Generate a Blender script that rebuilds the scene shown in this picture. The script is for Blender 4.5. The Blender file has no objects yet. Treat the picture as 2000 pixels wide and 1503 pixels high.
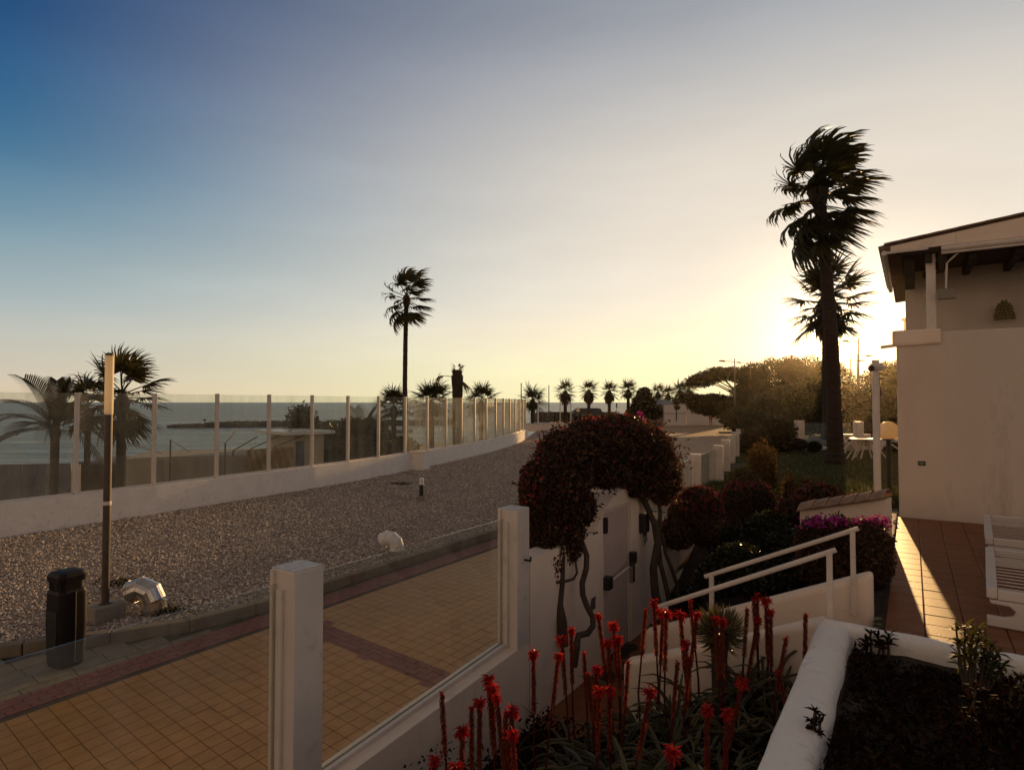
import bpy, math, random
import numpy as np
from mathutils import Vector, Matrix

# ------------------------------------------------------------------ camera
sc = bpy.context.scene
COL = sc.collection
rad = math.radians
HC = 2.9                                  # eye height above the promenade paving (z = 0)
F = 1200.0; CX, CY = 1000.0, 751.5
PITCH = rad(1.6)
cam = bpy.data.cameras.new('camera'); cam_o = bpy.data.objects.new('camera', cam); COL.objects.link(cam_o)
cam.lens = 36 * F / 2000; cam.sensor_width = 36; cam.clip_start = .05; cam.clip_end = 30000
cam_o.location = (0, 0, HC); cam_o.rotation_euler = (rad(90) + PITCH, 0, 0)
sc.camera = cam_o

# ------------------------------------------------------------------ sky, sun, exposure
SUN_AZ, SUN_EL = rad(28.07), rad(5.67)
SUN = Vector((math.sin(SUN_AZ) * math.cos(SUN_EL), math.cos(SUN_AZ) * math.cos(SUN_EL), math.sin(SUN_EL)))
world = bpy.data.worlds.new('World'); sc.world = world; world.use_nodes = True

def build_sky():
    nt = world.node_tree; N = nt.nodes; L = nt.links.new
    bg = N['Background']; bg.inputs[1].default_value = .1
    sky = N.new('ShaderNodeTexSky'); sky.sky_type = 'NISHITA'; sky.sun_disc = False
    sky.sun_elevation = SUN_EL; sky.sun_rotation = SUN_AZ; sky.ozone_density = 2.5; sky.dust_density = 1.2
    tc = N.new('ShaderNodeTexCoord'); sep = N.new('ShaderNodeSeparateXYZ'); L(tc.outputs['Generated'], sep.inputs[0])
    def ramp(stops):
        r = N.new('ShaderNodeValToRGB'); e = r.color_ramp.elements
        while len(e) < len(stops): e.new(.5)
        for k, (p, c) in enumerate(stops):
            e[k].position = p; e[k].color = (*c, 1)
        r.color_ramp.interpolation = 'CARDINAL'
        L(sep.outputs['Z'], r.inputs[0]); return r
    # evening sky away from the sun, and towards it: both by height above the horizon
    far = ramp([(0, (.68, .54, .38)), (.03, (.64, .555, .43)), (.118, (.43, .48, .47)), (.20, (.235, .345, .405)), (.30, (.068, .188, .315)), (.445, (.012, .075, .205)), (.65, (.012, .05, .13)), (1, (.012, .04, .10))])
    near = ramp([(0, (1.12, .92, .53)), (.06, (1.10, .92, .59)), (.15, (.92, .82, .66)), (.27, (.79, .715, .61)), (.38, (.70, .645, .57)), (.52, (.43, .435, .445)), (.75, (.25, .25, .26)), (1, (.14, .15, .18))])
    dot = N.new('ShaderNodeVectorMath'); dot.operation = 'DOT_PRODUCT'; dot.inputs[1].default_value = SUN
    L(tc.outputs['Generated'], dot.inputs[0])
    mx = N.new('ShaderNodeMath'); mx.operation = 'MAXIMUM'; mx.inputs[1].default_value = 0; L(dot.outputs['Value'], mx.inputs[0])
    gm = N.new('ShaderNodeMapRange'); gm.inputs[1].default_value = .33; gm.inputs[2].default_value = .95; L(dot.outputs['Value'], gm.inputs[0])
    pw = N.new('ShaderNodeMath'); pw.operation = 'POWER'; pw.inputs[1].default_value = 1.65; L(gm.outputs[0], pw.inputs[0])
    mix = N.new('ShaderNodeMix'); mix.data_type = 'RGBA'; L(pw.outputs[0], mix.inputs[0]); L(far.outputs[0], mix.inputs[6]); L(near.outputs[0], mix.inputs[7])
    # opposite the sun: unseen sky, made warm and bright to lift the shade
    back = ramp([(0, (.72, .50, .34)), (.12, (.66, .47, .335)), (.35, (.40, .30, .235)), (.65, (.22, .18, .155)), (1, (.14, .125, .12))])
    up = ramp([(0, (0, 0, 0)), (.56, (0, 0, 0)), (.9, (1, 1, 1)), (1, (1, 1, 1))]); up.color_ramp.interpolation = 'LINEAR'
    ng = N.new('ShaderNodeMapRange'); ng.interpolation_type = 'SMOOTHSTEP'; ng.inputs[1].default_value = .30; ng.inputs[2].default_value = -.35; L(dot.outputs['Value'], ng.inputs[0])
    mb = N.new('ShaderNodeMath'); mb.operation = 'MAXIMUM'; L(ng.outputs[0], mb.inputs[0]); L(up.outputs[0], mb.inputs[1])
    mixb = N.new('ShaderNodeMix'); mixb.data_type = 'RGBA'; L(mb.outputs[0], mixb.inputs[0]); L(mix.outputs[2], mixb.inputs[6]); L(back.outputs[0], mixb.inputs[7]); mix = mixb
    sc10 = N.new('ShaderNodeVectorMath'); sc10.operation = 'SCALE'; sc10.inputs['Scale'].default_value = 10.0; L(mix.outputs[2], sc10.inputs[0])
    ns = N.new('ShaderNodeVectorMath'); ns.operation = 'SCALE'; ns.inputs['Scale'].default_value = .05; L(sky.outputs[0], ns.inputs[0])
    ad = N.new('ShaderNodeVectorMath'); ad.operation = 'ADD'; L(sc10.outputs[0], ad.inputs[0]); L(ns.outputs[0], ad.inputs[1])
    # faint high veils of cloud
    vm = N.new('ShaderNodeMapping'); vm.inputs['Scale'].default_value = (1.6, 1.6, 9.0); vm.inputs['Rotation'].default_value = (.12, .05, 0); L(tc.outputs['Generated'], vm.inputs[0])
    vn = N.new('ShaderNodeTexNoise'); vn.inputs['Scale'].default_value = 2.2; vn.inputs['Detail'].default_value = 5; L(vm.outputs[0], vn.inputs['Vector'])
    vr = N.new('ShaderNodeMapRange'); vr.inputs[1].default_value = .4; vr.inputs[2].default_value = .75; vr.inputs[3].default_value = .985; vr.inputs[4].default_value = 1.045; L(vn.outputs[0], vr.inputs[0])
    vs_ = N.new('ShaderNodeVectorMath'); vs_.operation = 'SCALE'; L(ad.outputs[0], vs_.inputs[0]); L(vr.outputs[0], vs_.inputs['Scale']); ad = vs_
    # aureole of the low sun
    g1 = N.new('ShaderNodeMath'); g1.operation = 'POWER'; g1.inputs[1].default_value = 260; L(mx.outputs[0], g1.inputs[0])
    gs = N.new('ShaderNodeVectorMath'); gs.operation = 'SCALE'; gs.inputs[0].default_value = (7.5, 6.0, 3.6); L(g1.outputs[0], gs.inputs['Scale'])
    a2 = N.new('ShaderNodeVectorMath'); a2.operation = 'ADD'; L(ad.outputs[0], a2.inputs[0]); L(gs.outputs[0], a2.inputs[1])
    L(a2.outputs[0], bg.inputs[0])
build_sky()
sun = bpy.data.lights.new('sun', 'SUN'); sun_o = bpy.data.objects.new('sun', sun); COL.objects.link(sun_o)
sun.energy = 5.0; sun.angle = rad(.55); sun.color = (1.0, .60, .24)
sun_o.rotation_euler = SUN.to_track_quat('Z', 'Y').to_euler()
sc.cycles.transparent_max_bounces = 32; sc.cycles.max_bounces = 8; sc.cycles.sample_clamp_indirect = 4
vs = sc.view_settings
vs.view_transform = 'Standard'; vs.look = 'None'; vs.exposure = 0; vs.gamma = 1; vs.use_curve_mapping = False

# ------------------------------------------------------------------ placing helpers
cp, sp = math.cos(PITCH), math.sin(PITCH)
def ray(px, py):
    x = (px - CX) / F; y = (CY - py) / F
    return Vector((x, cp - sp * y, sp + cp * y))
def gp(px, py, z):                       # where the sight line meets level z
    d = ray(px, py); t = (z - HC) / d.z
    return Vector((d.x * t, d.y * t, z))
def at(px, py, Y):                       # the point on that sight line at distance Y
    d = ray(px, py); t = Y / d.y
    return Vector((d.x * t, Y, HC + d.z * t))
ANG = rad(33)
U = Vector((math.sin(ANG), math.cos(ANG), 0)); V = Vector((math.cos(ANG), -math.sin(ANG), 0))
W0 = Vector((-1.26, 4.15, 0))
def ab(a, b, z=0.0):                     # along / across the boundary wall
    return W0 + U * a + V * b + Vector((0, 0, z))
def toab(p):
    q = Vector((p[0] - W0.x, p[1] - W0.y, 0)); return q.dot(U), q.dot(V)
def smooth(x, a, b):
    t = max(0, min(1, (x - a) / (b - a))); return t * t * (3 - 2 * t)

# ------------------------------------------------------------------ mesh helpers
def wl(o):
    v = Vector((0, 0, 0))
    while o is not None:
        v = v + Vector(o.location); o = o.parent
    return v
def tag(o, label=None, cat=None, group=None, kind=None):
    if label: o['label'] = label
    if cat: o['category'] = cat
    if group: o['group'] = group
    if kind: o['kind'] = kind
    return o
def empty(name, loc, label=None, cat=None, group=None):
    o = bpy.data.objects.new(name, None); COL.objects.link(o); o.location = loc; o.empty_display_size = .2
    return tag(o, label, cat, group)
class MB:
    def __init__(s): s.v = []; s.f = []
    def quad(s, a, b, c, d):
        n = len(s.v); s.v += [tuple(a), tuple(b), tuple(c), tuple(d)]; s.f.append((n, n + 1, n + 2, n + 3))
    def poly(s, pts):
        n = len(s.v); s.v += [tuple(p) for p in pts]; s.f.append(tuple(range(n, n + len(pts))))
    def hexa(s, p):                      # 8 points: bottom ring then top ring
        n = len(s.v); s.v += [tuple(q) for q in p]
        s.f += [tuple(n + i for i in f) for f in ((3, 2, 1, 0), (4, 5, 6, 7), (0, 1, 5, 4), (1, 2, 6, 5), (2, 3, 7, 6), (3, 0, 4, 7))]
    def box(s, x0, x1, y0, y1, z0, z1):
        s.hexa([(x0, y0, z0), (x1, y0, z0), (x1, y1, z0), (x0, y1, z0), (x0, y0, z1), (x1, y0, z1), (x1, y1, z1), (x0, y1, z1)])
    def abox(s, a0, a1, b0, b1, z0, z1, z0b=None, z1b=None):     # box in wall coordinates; ...b: heights at b1
        z0b = z0 if z0b is None else z0b; z1b = z1 if z1b is None else z1b
        s.hexa([ab(a0, b0, z0), ab(a0, b1, z0b), ab(a1, b1, z0b), ab(a1, b0, z0), ab(a0, b0, z1), ab(a0, b1, z1b), ab(a1, b1, z1b), ab(a1, b0, z1)])
    def prism(s, poly, z0, z1):
        n = len(s.v); k = len(poly)
        s.v += [(p[0], p[1], z0) for p in poly] + [(p[0], p[1], z1) for p in poly]
        s.f.append(tuple(n + i for i in reversed(range(k)))); s.f.append(tuple(n + k + i for i in range(k)))
        s.f += [(n + i, n + (i + 1) % k, n + k + (i + 1) % k, n + k + i) for i in range(k)]
    def slab(s, p, q, w, z0, z1, z0q=None, z1q=None):            # wall from p to q (xy), w = (left, right) half widths
        p = Vector((p[0], p[1], 0)); q = Vector((q[0], q[1], 0)); d = (q - p).normalized(); n = Vector((d.y, -d.x, 0))
        z0q = z0 if z0q is None else z0q; z1q = z1 if z1q is None else z1q
        l, r = w; Z = lambda v, z: (v.x, v.y, z)
        s.hexa([Z(p - n * l, z0), Z(p + n * r, z0), Z(q + n * r, z0q), Z(q - n * l, z0q), Z(p - n * l, z1), Z(p + n * r, z1), Z(q + n * r, z1q), Z(q - n * l, z1q)])
    def tube(s, pts, r, n=8, cap=True):
        pts = [Vector(p) for p in pts]; k = len(pts)
        rs = r if isinstance(r, (list, tuple)) else [r] * k
        t0 = (pts[1] - pts[0]).normalized()
        ref = Vector((0, 0, 1)) if abs(t0.z) < .9 else Vector((1, 0, 0))
        x = t0.cross(ref).normalized(); base = len(s.v)
        for i, p in enumerate(pts):
            t = (pts[min(i + 1, k - 1)] - pts[max(i - 1, 0)]).normalized()
            x = (x - t * x.dot(t)).normalized(); y = t.cross(x)
            for j in range(n):
                a = 2 * math.pi * j / n
                s.v.append(tuple(p + (x * math.cos(a) + y * math.sin(a)) * rs[i]))
        for i in range(k - 1):
            for j in range(n):
                a = base + i * n + j; b = base + i * n + (j + 1) % n
                s.f.append((a, b, b + n, a + n))
        if cap:
            s.f.append(tuple(base + j for j in reversed(range(n)))); s.f.append(tuple(base + (k - 1) * n + j for j in range(n)))
    def lathe(s, prof, c, n=20):         # prof: (radius, height)
        base = len(s.v); k = len(prof); c = Vector(c)
        for r, z in prof:
            for j in range(n):
                a = 2 * math.pi * j / n; s.v.append((c.x + r * math.cos(a), c.y + r * math.sin(a), c.z + z))
        for i in range(k - 1):
            for j in range(n):
                a = base + i * n + j; b = base + i * n + (j + 1) % n; s.f.append((a, b, b + n, a + n))
        s.f.append(tuple(base + j for j in reversed(range(n)))); s.f.append(tuple(base + (k - 1) * n + j for j in range(n)))
    def build(s, name, m, parent=None, bevel=0, smooth_=False, seg=2):
        o0 = wl(parent)
        me = bpy.data.meshes.new(name)
        me.from_pydata([(x - o0.x, y - o0.y, z - o0.z) for x, y, z in s.v], [], s.f)
        if m: me.materials.append(m)
        if smooth_: me.shade_smooth()
        o = bpy.data.objects.new(name, me); COL.objects.link(o); o.parent = parent
        if bevel:
            md = o.modifiers.new('soft edge', 'BEVEL'); md.width = bevel; md.segments = seg; md.limit_method = 'ANGLE'; md.angle_limit = rad(40)
        return o
def np_mesh(name, verts, nper, m, parent=None, rnd=None, faces=None):
    """verts (N*nper,3): N separate faces of nper corners (or faces given as index array (M,k))."""
    o0 = wl(parent); verts = np.asarray(verts, np.float32).reshape(-1, 3) - np.array(o0[:], np.float32)
    me = bpy.data.meshes.new(name)
    if faces is None: faces = np.arange(len(verts), dtype=np.int32).reshape(-1, nper)
    M, k = faces.shape
    me.vertices.add(len(verts)); me.vertices.foreach_set('co', verts.ravel())
    me.loops.add(M * k); me.loops.foreach_set('vertex_index', faces.astype(np.int32).ravel())
    me.polygons.add(M); me.polygons.foreach_set('loop_start', np.arange(0, M * k, k, dtype=np.int32))
    if rnd is not None:
        at_ = me.attributes.new('rnd', 'FLOAT', 'FACE'); at_.data.foreach_set('value', np.asarray(rnd, np.float32))
    if k != 4 or len(verts) != M * k:
        sf = me.attributes.new('sharp_face', 'BOOLEAN', 'FACE'); sf.data.foreach_set('value', np.ones(M, bool))
    me.materials.append(m); me.update(calc_edges=True); me.validate()
    o = bpy.data.objects.new(name, me); COL.objects.link(o); o.parent = parent
    return o
def copy_obj(o, parent=None):
    c = o.copy(); COL.objects.link(c); c.parent = parent
    for ch in list(o.children): copy_obj(ch, c)
    return c

# ------------------------------------------------------------------ materials
MATS = {}
def mat(name, col, rough=.85, col2=None, scale=3.0, detail=5, bump=0.0, bscale=40.0, metal=0.0, spec=.4, stain=None, stain_scale=1.2, stain_amt=.55, stretch=None):
    m = bpy.data.materials.new(name); MATS[name] = m; m.use_nodes = True
    nt = m.node_tree; N = nt.nodes; L = nt.links.new; P = N['Principled BSDF']
    P.inputs['Roughness'].default_value = rough; P.inputs['Metallic'].default_value = metal; P.inputs['Specular IOR Level'].default_value = spec
    g = N.new('ShaderNodeNewGeometry'); vec = g.outputs['Position']
    if stretch:
        mp = N.new('ShaderNodeMapping'); mp.inputs['Scale'].default_value = stretch; L(vec, mp.inputs[0]); vec = mp.outputs[0]
    c = None
    if col2 is not None:
        n = N.new('ShaderNodeTexNoise'); n.inputs['Scale'].default_value = scale; n.inputs['Detail'].default_value = detail; L(vec, n.inputs['Vector'])
        r = N.new('ShaderNodeValToRGB'); r.color_ramp.elements[0].position = .35; r.color_ramp.elements[1].position = .68
        r.color_ramp.elements[0].color = (*col, 1); r.color_ramp.elements[1].color = (*col2, 1); L(n.outputs[0], r.inputs[0]); c = r.outputs[0]
    else:
        P.inputs['Base Color'].default_value = (*col, 1)
    if stain is not None:
        n2 = N.new('ShaderNodeTexNoise'); n2.inputs['Scale'].default_value = stain_scale; n2.inputs['Detail'].default_value = 8; n2.inputs['Roughness'].default_value = .7; L(vec, n2.inputs['Vector'])
        r2 = N.new('ShaderNodeMapRange'); r2.inputs[1].default_value = .56; r2.inputs[2].default_value = .74; r2.inputs[4].default_value = stain_amt; L(n2.outputs[0], r2.inputs[0])
        mx = N.new('ShaderNodeMix'); mx.data_type = 'RGBA'; L(r2.outputs[0], mx.inputs[0])
        if c: L(c, mx.inputs[6])
        else: mx.inputs[6].default_value = (*col, 1)
        mx.inputs[7].default_value = (*stain, 1); c = mx.outputs[2]
    if c: L(c, P.inputs['Base Color'])
    if bump:
        nb = N.new('ShaderNodeTexNoise'); nb.inputs['Scale'].default_value = bscale; nb.inputs['Detail'].default_value = 6; L(vec, nb.inputs['Vector'])
        b = N.new('ShaderNodeBump'); b.inputs['Strength'].default_value = bump; b.inputs['Distance'].default_value = .02; L(nb.outputs[0], b.inputs['Height']); L(b.outputs[0], P.inputs['Normal'])
    return m
def leafmat(name, stops, transl=.35, rough=.5, spec=.3):
    """foliage: colour by a random value per leaf, some light through the blade"""
    m = bpy.data.materials.new(name); MATS[name] = m; m.use_nodes = True
    nt = m.node_tree; N = nt.nodes; L = nt.links.new; P = N['Principled BSDF']; out = N['Material Output']
    a = N.new('ShaderNodeAttribute'); a.attribute_name = 'rnd'
    r = N.new('ShaderNodeValToRGB'); e = r.color_ramp.elements
    while len(e) < len(stops): e.new(.5)
    for k, (p, c) in enumerate(stops): e[k].position = p; e[k].color = (*c, 1)
    L(a.outputs['Fac'], r.inputs[0]); L(r.outputs[0], P.inputs['Base Color'])
    P.inputs['Roughness'].default_value = rough; P.inputs['Specular IOR Level'].default_value = spec
    t = N.new('ShaderNodeBsdfTranslucent'); L(r.outputs[0], t.inputs[0])
    mx = N.new('ShaderNodeMixShader'); mx.inputs[0].default_value = transl
    L(P.outputs[0], mx.inputs[1]); L(t.outputs[0], mx.inputs[2]); L(mx.outputs[0], out.inputs[0])
    return m
def glassmat(name, tint=(.93, .95, .93), haze=.06, hcol=(.75, .72, .66), dirt_scale=2.0, ior=1.45):
    m = bpy.data.materials.new(name); MATS[name] = m; m.use_nodes = True
    nt = m.node_tree; N = nt.nodes; L = nt.links.new; out = N['Material Output']; N.remove(N['Principled BSDF'])
    tr = N.new('ShaderNodeBsdfTransparent'); tr.inputs[0].default_value = (*tint, 1)
    gl = N.new('ShaderNodeBsdfGlossy'); gl.inputs['Roughness'].default_value = .03
    lw = N.new('ShaderNodeLayerWeight'); lw.inputs[0].default_value = .5
    p5 = N.new('ShaderNodeMath'); p5.operation = 'POWER'; p5.inputs[1].default_value = 5; L(lw.outputs['Facing'], p5.inputs[0])
    fr = N.new('ShaderNodeMath'); fr.operation = 'MULTIPLY_ADD'; fr.inputs[1].default_value = .8; fr.inputs[2].default_value = .035; L(p5.outputs[0], fr.inputs[0])
    m1 = N.new('ShaderNodeMixShader'); L(fr.outputs[0], m1.inputs[0]); L(tr.outputs[0], m1.inputs[1]); L(gl.outputs[0], m1.inputs[2])
    tl = N.new('ShaderNodeBsdfTranslucent'); tl.inputs[0].default_value = (*hcol, 1)
    df = N.new('ShaderNodeBsdfDiffuse'); df.inputs[0].default_value = (*hcol, 1)
    md = N.new('ShaderNodeMixShader'); md.inputs[0].default_value = .25; L(tl.outputs[0], md.inputs[1]); L(df.outputs[0], md.inputs[2])
    g = N.new('ShaderNodeNewGeometry'); mp = N.new('ShaderNodeMapping'); mp.inputs['Scale'].default_value = (dirt_scale * 3, dirt_scale * 3, dirt_scale * .6); L(g.outputs['Position'], mp.inputs[0])
    n = N.new('ShaderNodeTexNoise'); n.inputs['Scale'].default_value = 1; n.inputs['Detail'].default_value = 7; L(mp.outputs[0], n.inputs['Vector'])
    mr = N.new('ShaderNodeMapRange'); mr.inputs[1].default_value = .3; mr.inputs[2].default_value = .75; mr.inputs[3].default_value = haze * .45; mr.inputs[4].default_value = haze * 1.8; L(n.outputs[0], mr.inputs[0])
    m2 = N.new('ShaderNodeMixShader'); L(mr.outputs[0], m2.inputs[0]); L(m1.outputs[0], m2.inputs[1]); L(md.outputs[0], m2.inputs[2])
    L(m2.outputs[0], out.inputs[0]); return m

plaster = mat('plaster', (.80, .64, .50), .9, (.85, .69, .54), 2.5, bump=.25, bscale=18, stain=(.40, .33, .27), stain_amt=.5)
plaster_rough = mat('rough_plaster', (.82, .73, .64), .9, (.88, .80, .71), 3, bump=.6, bscale=30, stain=(.30, .25, .21), stain_scale=7, stain_amt=.5)
housewall = mat('house_render', (.58, .48, .39), .92, (.67, .56, .46), 1.2, bump=.7, bscale=7, stain=(.36, .28, .22), stain_amt=.7, stretch=(1, 1, .3))
paint = mat('white_paint', (.70, .60, .51), .5, (.62, .53, .45), 3, bump=.12, bscale=25, stain=(.32, .25, .19), stain_scale=6, stain_amt=.5)
flaky = mat('flaky_white_paint', (.66, .61, .56), .7, (.45, .42, .40), 22, bump=.5, bscale=60, stain=(.16, .14, .12), stain_scale=16, stain_amt=.7)
concrete = mat('concrete', (.22, .19, .15), .95, (.30, .26, .20), 6, bump=.4, bscale=60, stain=(.12, .10, .08), stain_scale=3)
kerbstone = mat('kerb_concrete', (.17, .13, .09), .95, (.23, .18, .125), 5, bump=.5, bscale=70, stain=(.08, .06, .045), stain_scale=4)
joint = mat('paving_joint', (.045, .03, .018), 1.0, (.065, .045, .028), 9)
tile_y = mat('yellow_paver', (.36, .165, .034), .5, (.44, .21, .048), 4.5, bump=.05, bscale=90, stain=(.20, .105, .035), stain_scale=2.2, stain_amt=.6, spec=.18)
brick_r = mat('red_paver', (.18, .055, .045), .75, (.23, .075, .058), 6, bump=.2, bscale=80, spec=.3)
tile_b = mat('grey_brown_paver', (.20, .155, .095), .8, (.26, .20, .13), 5, bump=.2, bscale=80, stain=(.12, .09, .06), stain_scale=3)
terracotta = mat('terracotta', (.19, .062, .022), .5, (.23, .085, .034), 5, bump=.12, bscale=60, stain=(.12, .042, .018), stain_scale=3, spec=.22)
soil = mat('soil', (.028, .018, .011), 1, (.05, .032, .02), 9, bump=.8, bscale=30)
gravel_bed_m = mat('gravel_bed', (.20, .15, .11), 1, (.40, .32, .25), 38, detail=8, bump=1.0, bscale=45)
sand = mat('sand', (.30, .21, .13), 1, (.38, .27, .165), .5, bump=.5, bscale=3)
dark_plastic = mat('dark_plastic', (.010, .006, .005), .55, (.014, .009, .008), 8, spec=.2)
black_m = mat('black_plastic', (.02, .018, .018), .4)
pole_m = mat('brown_steel', (.085, .062, .045), .42, (.11, .08, .058), 9, metal=.3)
silver = mat('galvanised_duct', (.62, .58, .52), .27, (.46, .42, .37), 10, metal=.92, bump=.12, bscale=14)
vent_white = mat('white_pvc', (.72, .68, .62), .35, (.64, .59, .52), 6)
frost = leafmat('frosted_tube', [(0, (.92, .82, .62)), (1, (.95, .85, .66))], .5, .4)
bark_palm = mat('palm_bark', (.030, .018, .012), .95, (.065, .040, .025), 9, bump=1, bscale=16, stretch=(1, 1, 4))
bark = mat('bark', (.05, .032, .022), .95, (.085, .055, .036), 12, bump=1, bscale=25, stretch=(1, 1, .4))
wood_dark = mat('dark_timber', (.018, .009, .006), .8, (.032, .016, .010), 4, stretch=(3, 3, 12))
glass_near = glassmat('clear_pane', haze=.035)
glass_sea = glassmat('salt_hazed_pane', haze=.075, dirt_scale=1.2, hcol=(.86, .74, .52))
glass_glow = glassmat('sun_glow_pane', haze=.26, dirt_scale=1.0, hcol=(.92, .80, .55))  # salt haze thickened and warmed to imitate sun glow in the right-hand panes
grassgreen = leafmat('lawn_blades', [(0, (.045, .05, .012)), (1, (.11, .11, .026))], .45, .6, .1)
palm_leaf = leafmat('palm_leaf', [(0, (.022, .024, .008)), (.6, (.05, .045, .013)), (1, (.10, .066, .02))], .3, .45)
dead_leaf = leafmat('dead_palm_leaf', [(0, (.06, .035, .018)), (1, (.14, .08, .04))], .25, .8)
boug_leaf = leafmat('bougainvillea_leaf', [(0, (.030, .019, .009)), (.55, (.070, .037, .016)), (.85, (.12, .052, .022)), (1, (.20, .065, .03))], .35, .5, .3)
boug_red = leafmat('bougainvillea_bract', [(0, (.14, .016, .02)), (.6, (.26, .028, .035)), (1, (.42, .07, .07))], .45, .6)
boug_mag = leafmat('magenta_bract', [(0, (.20, .012, .11)), (.6, (.36, .03, .20)), (1, (.55, .08, .30))], .45, .6)
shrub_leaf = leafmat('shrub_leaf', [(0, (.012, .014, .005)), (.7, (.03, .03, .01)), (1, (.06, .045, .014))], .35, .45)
hedge_leaf = leafmat('hedge_leaf', [(0, (.03, .028, .010)), (.6, (.062, .05, .017)), (1, (.12, .09, .028))], .28, .6, .2)
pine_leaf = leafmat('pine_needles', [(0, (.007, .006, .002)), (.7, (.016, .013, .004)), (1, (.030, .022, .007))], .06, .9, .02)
plume_leaf = leafmat('golden_grass', [(0, (.05, .030, .008)), (.6, (.10, .055, .013)), (1, (.18, .09, .02))], .4, .6)
aloe_leaf = leafmat('aloe_leaf', [(0, (.05, .046, .022)), (.6, (.13, .11, .05)), (1, (.26, .20, .085))], .3, .33, .5)
aloe_red = leafmat('aloe_flower', [(0, (.26, .007, .009)), (.6, (.48, .012, .014)), (1, (.68, .05, .035))], .45, .45)
aloe_stem = leafmat('aloe_raceme', [(0, (.12, .016, .010)), (.6, (.26, .036, .016)), (1, (.46, .17, .05))], .45, .5)
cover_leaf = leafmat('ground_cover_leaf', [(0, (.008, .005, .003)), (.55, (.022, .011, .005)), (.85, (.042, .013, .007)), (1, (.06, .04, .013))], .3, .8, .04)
bush_green = leafmat('small_bush_leaf', [(0, (.03, .034, .008)), (.6, (.08, .075, .016)), (1, (.17, .14, .03))], .45, .55, .12)

# ================================================================== THE SETTING
def sheet(name, poly, z, m, kind='structure'):
    b = MB(); b.poly([(p[0], p[1], z if len(p) < 3 or True else p[2]) for p in poly]); o = b.build(name, m); o['kind'] = kind
    return o
def sea_material():
    m = bpy.data.materials.new('sea_water'); m.use_nodes = True
    nt = m.node_tree; N = nt.nodes; L = nt.links.new; P = N['Principled BSDF']
    P.inputs['Base Color'].default_value = (.15, .20, .19, 1); P.inputs['Roughness'].default_value = .32; P.inputs['IOR'].default_value = 1.33
    g = N.new('ShaderNodeNewGeometry'); hs = []
    for s, w in (((.10, .45, .1), 1.0), ((.5, 1.7, .5), .45), ((.02, .07, .02), 1.6)):
        mp = N.new('ShaderNodeMapping'); mp.inputs['Scale'].default_value = s; mp.inputs['Rotation'].default_value = (0, 0, .12); L(g.outputs['Position'], mp.inputs[0])
        n = N.new('ShaderNodeTexNoise'); n.inputs['Scale'].default_value = 1; n.inputs['Detail'].default_value = 5; L(mp.outputs[0], n.inputs['Vector'])
        q = N.new('ShaderNodeMath'); q.operation = 'MULTIPLY'; q.inputs[1].default_value = w; L(n.outputs[0], q.inputs[0]); hs.append(q)
    a = N.new('ShaderNodeMath'); L(hs[0].outputs[0], a.inputs[0]); L(hs[1].outputs[0], a.inputs[1])
    a2 = N.new('ShaderNodeMath'); L(a.outputs[0], a2.inputs[0]); L(hs[2].outputs[0], a2.inputs[1])
    b = N.new('ShaderNodeBump'); b.inputs['Strength'].default_value = 1; b.inputs['Distance'].default_value = 1.6; L(a2.outputs[0], b.inputs['Height']); L(b.outputs[0], P.inputs['Normal'])
    # short foam crests
    mr = N.new('ShaderNodeMapRange'); mr.inputs[1].default_value = 1.74; mr.inputs[2].default_value = 1.95; L(a2.outputs[0], mr.inputs[0])
    wp = N.new('ShaderNodeMapping'); wp.inputs['Scale'].default_value = (.035, .22, .1); wp.inputs['Rotation'].default_value = (0, 0, .1); L(g.outputs['Position'], wp.inputs[0])
    wn = N.new('ShaderNodeTexNoise'); wn.inputs['Scale'].default_value = 1; wn.inputs['Detail'].default_value = 9; wn.inputs['Roughness'].default_value = .68; L(wp.outputs[0], wn.inputs['Vector'])
    wr = N.new('ShaderNodeValToRGB'); wr.color_ramp.elements[0].position = .38; wr.color_ramp.elements[1].position = .66; wr.color_ramp.elements[0].color = (.075, .105, .10, 1); wr.color_ramp.elements[1].color = (.27, .30, .275, 1); L(wn.outputs[0], wr.inputs[0])
    mx = N.new('ShaderNodeMix'); mx.data_type = 'RGBA'; L(wr.outputs[0], mx.inputs[6]); mx.inputs[7].default_value = (.55, .56, .55, 1); L(mr.outputs[0], mx.inputs[0]); L(mx.outputs[2], P.inputs['Base Color'])
    return m
SEA_Z, BEACH_Z = -3.6, -3.1
sheet('sea', [(-14000, -3000), (14000, -3000), (14000, 14000), (-14000, 14000)], SEA_Z, sea_material())
# beach: falls gently to the water line
def build_beach():
    b = MB(); top = [(-120, 6), (-62, 30), (-48, 52), (-30, 74), (-12, 92), (8, 98), (40, 118), (90, 150)]
    low = [(-135, 8), (-70, 34), (-54, 57), (-33, 80), (-13, 98), (9, 105), (43, 125), (95, 158)]
    inn = [(-120, -40), (-30, -40), (-20, 0), (-10, 10), (-2, 30), (3, 50), (30, 60), (90, 90)]
    for i in range(len(top) - 1):
        b.quad((*inn[i], BEACH_Z + .1), (*inn[i + 1], BEACH_Z + .1), (*top[i + 1], BEACH_Z), (*top[i], BEACH_Z))
        b.quad((*top[i], BEACH_Z), (*top[i + 1], BEACH_Z), (*low[i + 1], SEA_Z - .15), (*low[i], SEA_Z - .15))
    o = b.build('beach', sand); o['kind'] = 'structure'
build_beach()

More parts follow.
